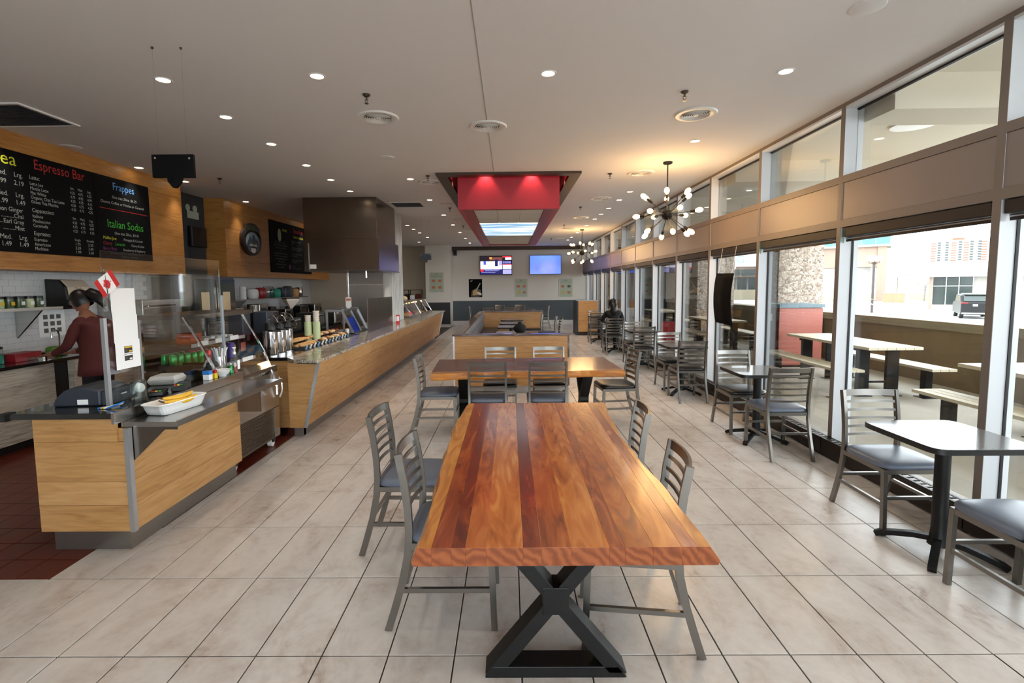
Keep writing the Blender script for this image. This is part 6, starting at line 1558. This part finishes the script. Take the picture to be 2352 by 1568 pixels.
# ---------------------------------------------------------------- people
def skin_body(name, J, E, parent, zones, levels=2):
    """J: joint name -> (x, y, z, rx, ry); E: edges; grown with a skin modifier and baked to one mesh; zones(face centre) -> material index"""
    names = list(J); bm = bmesh.new(); lay = bm.verts.layers.skin.verify(); vs = {}
    for n in names:
        x, y, z, rx, ry = J[n]; v = bm.verts.new((x, y, z)); v[lay].radius = (rx, ry); vs[n] = v
        if n == 'pelvis': v[lay].use_root = True
    for a, b in E: bm.edges.new((vs[a], vs[b]))
    me = bpy.data.meshes.new(name); bm.to_mesh(me); bm.free()
    o = bpy.data.objects.new(name, me); COL.objects.link(o)
    o.modifiers.new('skin', 'SKIN'); s = o.modifiers.new('sub', 'SUBSURF'); s.levels = levels; s.render_levels = levels
    dg = bpy.context.evaluated_depsgraph_get(); dg.update()
    m2 = bpy.data.meshes.new_from_object(o.evaluated_get(dg))
    bpy.data.objects.remove(o, do_unlink=True)
    m2.materials.clear()
    for m in zones[0]: m2.materials.append(MATS[m])
    for p in m2.polygons: p.material_index = zones[1](p.center); p.use_smooth = True
    ob = bpy.data.objects.new(name, m2); COL.objects.link(ob); ob.parent = parent
    return ob
def head(parent, c, yaw, pitch, s=1.0):
    """face looks along local +x"""
    M = Matrix.Translation(c) @ Matrix.Rotation(yaw, 4, 'Z') @ Matrix.Rotation(pitch, 4, 'Y')
    mb = MB(); n, m = 20, 14
    def P(th, ph):
        x = math.sin(ph)*math.cos(th); y = math.sin(ph)*math.sin(th); z = math.cos(ph)
        rx, ry, rz = .098, .076, .118
        q = Vector((x*rx, y*ry, z*rz))
        if z < 0: q.x *= 1+.06*z if x > 0 else 1+.35*z; q.y *= 1+.32*z            # jaw narrows
        if x > .8 and -.45 < z < .12: q.x += .020*(1-abs(y)*4 if abs(y) < .25 else 0)*(1.0 if z > -.4 else 0)  # nose
        if x > .8 and abs(z-.08) < .1 and .25 < abs(y) < .55: q.x -= .008                                      # eye sockets
        if x > .75 and -.62 < z < -.45: q.x += .005
        return q*s
    for i in range(m+1):
        for k in range(n): mb.v.append(tuple(M @ P(2*PI*k/n, PI*(i+.0001)/(m+.0002))))
    for i in range(m):
        for k in range(n): mb.f.append((i*n+k, i*n+(k+1) % n, (i+1)*n+(k+1) % n, (i+1)*n+k)); mb.mi.append(0)
    return mb, M
def person_standing():
    t = thing('person', 'person in a maroon jacket and dark trousers working at the rear counter', 'person', (-4.64, 5.46, 0), PI)
    # local: faces +x (world -x)
    J = {'pelvis': (-.04, 0, .90, .17, .18), 'waist': (-.02, 0, 1.02, .155, .165), 'chest': (.01, 0, 1.22, .17, .185), 'upper': (.045, 0, 1.33, .12, .15), 'neck': (.085, 0, 1.40, .055, .055), 'skull': (.12, 0, 1.47, .06, .06),
         'shL': (.05, .165, 1.31, .065, .065), 'elL': (.14, .21, 1.07, .05, .05), 'wrL': (.36, .14, .985, .036, .036), 'hnL': (.42, .12, .975, .024, .032),
         'shR': (.05, -.165, 1.31, .065, .065), 'elR': (.12, -.22, 1.07, .05, .05), 'wrR': (.33, -.16, .98, .036, .036), 'hnR': (.39, -.14, .97, .024, .032),
         'hipL': (-.01, .095, .84, .095, .1), 'knL': (.02, .10, .48, .062, .062), 'anL': (-.03, .10, .09, .042, .042), 'toL': (.11, .11, .035, .034, .04),
         'hipR': (-.01, -.095, .84, .095, .1), 'knR': (.0, -.11, .48, .062, .062), 'anR': (-.06, -.11, .09, .042, .042), 'toR': (.08, -.12, .035, .034, .04)}
    E = [('pelvis', 'waist'), ('waist', 'chest'), ('chest', 'upper'), ('upper', 'neck'), ('neck', 'skull'), ('upper', 'shL'), ('shL', 'elL'), ('elL', 'wrL'), ('wrL', 'hnL'), ('upper', 'shR'), ('shR', 'elR'), ('elR', 'wrR'), ('wrR', 'hnR'),
         ('pelvis', 'hipL'), ('hipL', 'knL'), ('knL', 'anL'), ('anL', 'toL'), ('pelvis', 'hipR'), ('hipR', 'knR'), ('knR', 'anR'), ('anR', 'toR')]
    f = {}
    for sd, q in (('L', 1), ('R', -1)):
        hx, hy, hz = J['hn'+sd][:3]
        for i, (dy, ln) in enumerate(((.026, .062), (.009, .072), (-.009, .068), (-.025, .054))):
            a, b, c = 'f%s%da' % (sd, i), 'f%s%db' % (sd, i), 'f%s%dc' % (sd, i)
            J[a] = (hx+.03, hy+dy, hz, .009, .009); J[b] = (hx+.03+ln*.55, hy+dy*1.15, hz-.008, .009, .009); J[c] = (hx+.03+ln, hy+dy*1.1, hz-.03, .008, .008)
            E += [('hn'+sd, a), (a, b), (b, c)]
        J['t%sa' % sd] = (hx+.005, hy-q*.04, hz-.004, .010, .010); J['t%sb' % sd] = (hx+.045, hy-q*.05, hz-.02, .009, .009); E += [('hn'+sd, 't%sa' % sd), ('t%sa' % sd, 't%sb' % sd)]
    def zone(c):
        if c.z > 1.385: return 0
        if c.x > .345 and c.z < 1.05 and c.z > .9: return 0
        if c.z < .045+.03 : return 3
        if c.z < .80: return 2
        return 1
    skin_body('body', J, E, t, (['skin', 'maroon', 'cloth_black', 'black_plastic'], zone))
    # jacket hem flaring over the hips
    MB().lathe([(.150, 1.06), (.165, .95), (.185, .82), (.192, .74), (.186, .74), (.17, .86), (.15, 1.04)], (-.012, 0, 0), 28, Matrix.Diagonal((.92, 1.05, 1, 1))).build('jacket_hem', 'maroon', t, smooth='all')
    hm, M = head(t, (.135, 0, 1.545), 0, R_(28), .98); hm.build('head', 'skin', t, smooth='all')
    # hair: cap over the back of the skull and a ponytail
    hb = MB(); n, m = 20, 10
    for i in range(m+1):
        ph = PI*.66*i/m
        for k in range(n):
            th = 2*PI*k/n; x = math.sin(ph)*math.cos(th); y = math.sin(ph)*math.sin(th); z = math.cos(ph)
            lim = 1.0
            if x > .45 and z < .30: x *= .35
            hb.v.append(tuple(M @ (Vector((x*.114-.016, y*.094, z*.134+.008)))))
    for i in range(m):
        for k in range(n): hb.f.append((i*n+k, i*n+(k+1) % n, (i+1)*n+(k+1) % n, (i+1)*n+k)); hb.mi.append(0)
    hb.build('hair', 'hair', t, smooth='all')
    MB().tube([M @ Vector((-.085, 0, .035)), M @ Vector((-.15, 0, .03)), M @ Vector((-.21, 0, -.05)), M @ Vector((-.235, 0, -.15)), M @ Vector((-.22, 0, -.23))], [.04, .062, .066, .05, .016], 10).build('ponytail', 'hair', t, smooth='all')
    MB().tube([M @ Vector((-.095, .03, .06)), M @ Vector((-.11, 0, .075)), M @ Vector((-.095, -.03, .06))], .012, 8).build('hair_tie', 'red', t, smooth='all')
    for s in (-1, 1): MB().ball(M @ Vector((-.005, s*.074, .0)), .024, 8, 6, (.8, .45, 1.2)).build('ear', 'skin', t, smooth='all')
    for s in (-1, 1): MB().ball(M @ Vector((.082, s*.030, .016)), .011, 8, 6).build('eye', 'white_ceramic', t, smooth='all')
    MB().ball(M @ Vector((.087, 0, -.062)), .018, 10, 6, (.4, 1.0, .32)).build('mouth', 'red_dark', t, smooth='all')
person_standing()
def person_sitting():
    t = thing('person', 'person in black clothes sitting by the far windows with back to the camera', 'person', (2.52, 11.98, 0), PI/2)
    J = {'pelvis': (-.06, 0, .60, .12, .17), 'waist': (-.05, 0, .72, .115, .15), 'chest': (-.01, 0, .88, .12, .17), 'upper': (.03, 0, 1.0, .09, .14), 'neck': (.06, 0, 1.08, .05, .05), 'skull': (.075, 0, 1.14, .06, .06),
         'shL': (.03, .175, .98, .065, .065), 'elL': (.16, .26, .80, .05, .05), 'wrL': (.36, .16, .785, .036, .036), 'hnL': (.42, .13, .785, .024, .03),
         'shR': (.03, -.175, .98, .065, .065), 'elR': (.16, -.26, .80, .05, .05), 'wrR': (.36, -.16, .785, .036, .036), 'hnR': (.42, -.13, .785, .024, .03),
         'hipL': (.0, .09, .575, .085, .09), 'knL': (.36, .11, .54, .062, .062), 'anL': (.34, .11, .10, .042, .042), 'toL': (.46, .11, .04, .034, .04),
         'hipR': (.0, -.09, .575, .085, .09), 'knR': (.36, -.11, .54, .062, .062), 'anR': (.34, -.11, .10, .042, .042), 'toR': (.46, -.11, .04, .034, .04)}
    E = [('pelvis', 'waist'), ('waist', 'chest'), ('chest', 'upper'), ('upper', 'neck'), ('neck', 'skull'), ('upper', 'shL'), ('shL', 'elL'), ('elL', 'wrL'), ('wrL', 'hnL'), ('upper', 'shR'), ('shR', 'elR'), ('elR', 'wrR'), ('wrR', 'hnR'),
         ('pelvis', 'hipL'), ('hipL', 'knL'), ('knL', 'anL'), ('anL', 'toL'), ('pelvis', 'hipR'), ('hipR', 'knR'), ('knR', 'anR'), ('anR', 'toR')]
    for sd, q in (('L', 1), ('R', -1)):
        hx, hy, hz = J['hn'+sd][:3]
        for i, (dy, ln) in enumerate(((.026, .062), (.009, .072), (-.009, .068), (-.025, .054))):
            a, b = 'f%s%da' % (sd, i), 'f%s%db' % (sd, i); J[a] = (hx+.03, hy+dy, hz, .009, .009); J[b] = (hx+.03+ln, hy+dy*1.1, hz-.008, .008, .008); E += [('hn'+sd, a), (a, b)]
        J['t%sa' % sd] = (hx+.03, hy-q*.045, hz-.004, .009, .009); E += [('hn'+sd, 't%sa' % sd)]
    skin_body('body', J, E, t, (['skin', 'cloth_black', 'cloth_black', 'black_plastic'], lambda c: 0 if c.z > 1.06 or c.x > .385 and .7 < c.z else (3 if c.z < .08 else 1)))
    hm, M = head(t, (.095, 0, 1.205), 0, R_(18)); hm.build('head', 'skin', t, smooth='all')
    MB().ball(M @ Vector((-.02, 0, .01)), .115, 18, 12, (1.0, .9, 1.12)).build('hair', 'hair', t, smooth='all')
    MB().tube([M @ Vector((-.06, 0, 0)), M @ Vector((-.10, 0, -.10)), M @ Vector((-.12, .01, -.2)), M @ Vector((-.12, .02, -.32))], [.08, .09, .085, .03], 12).build('long_hair', 'hair', t, smooth='all')
person_sitting()
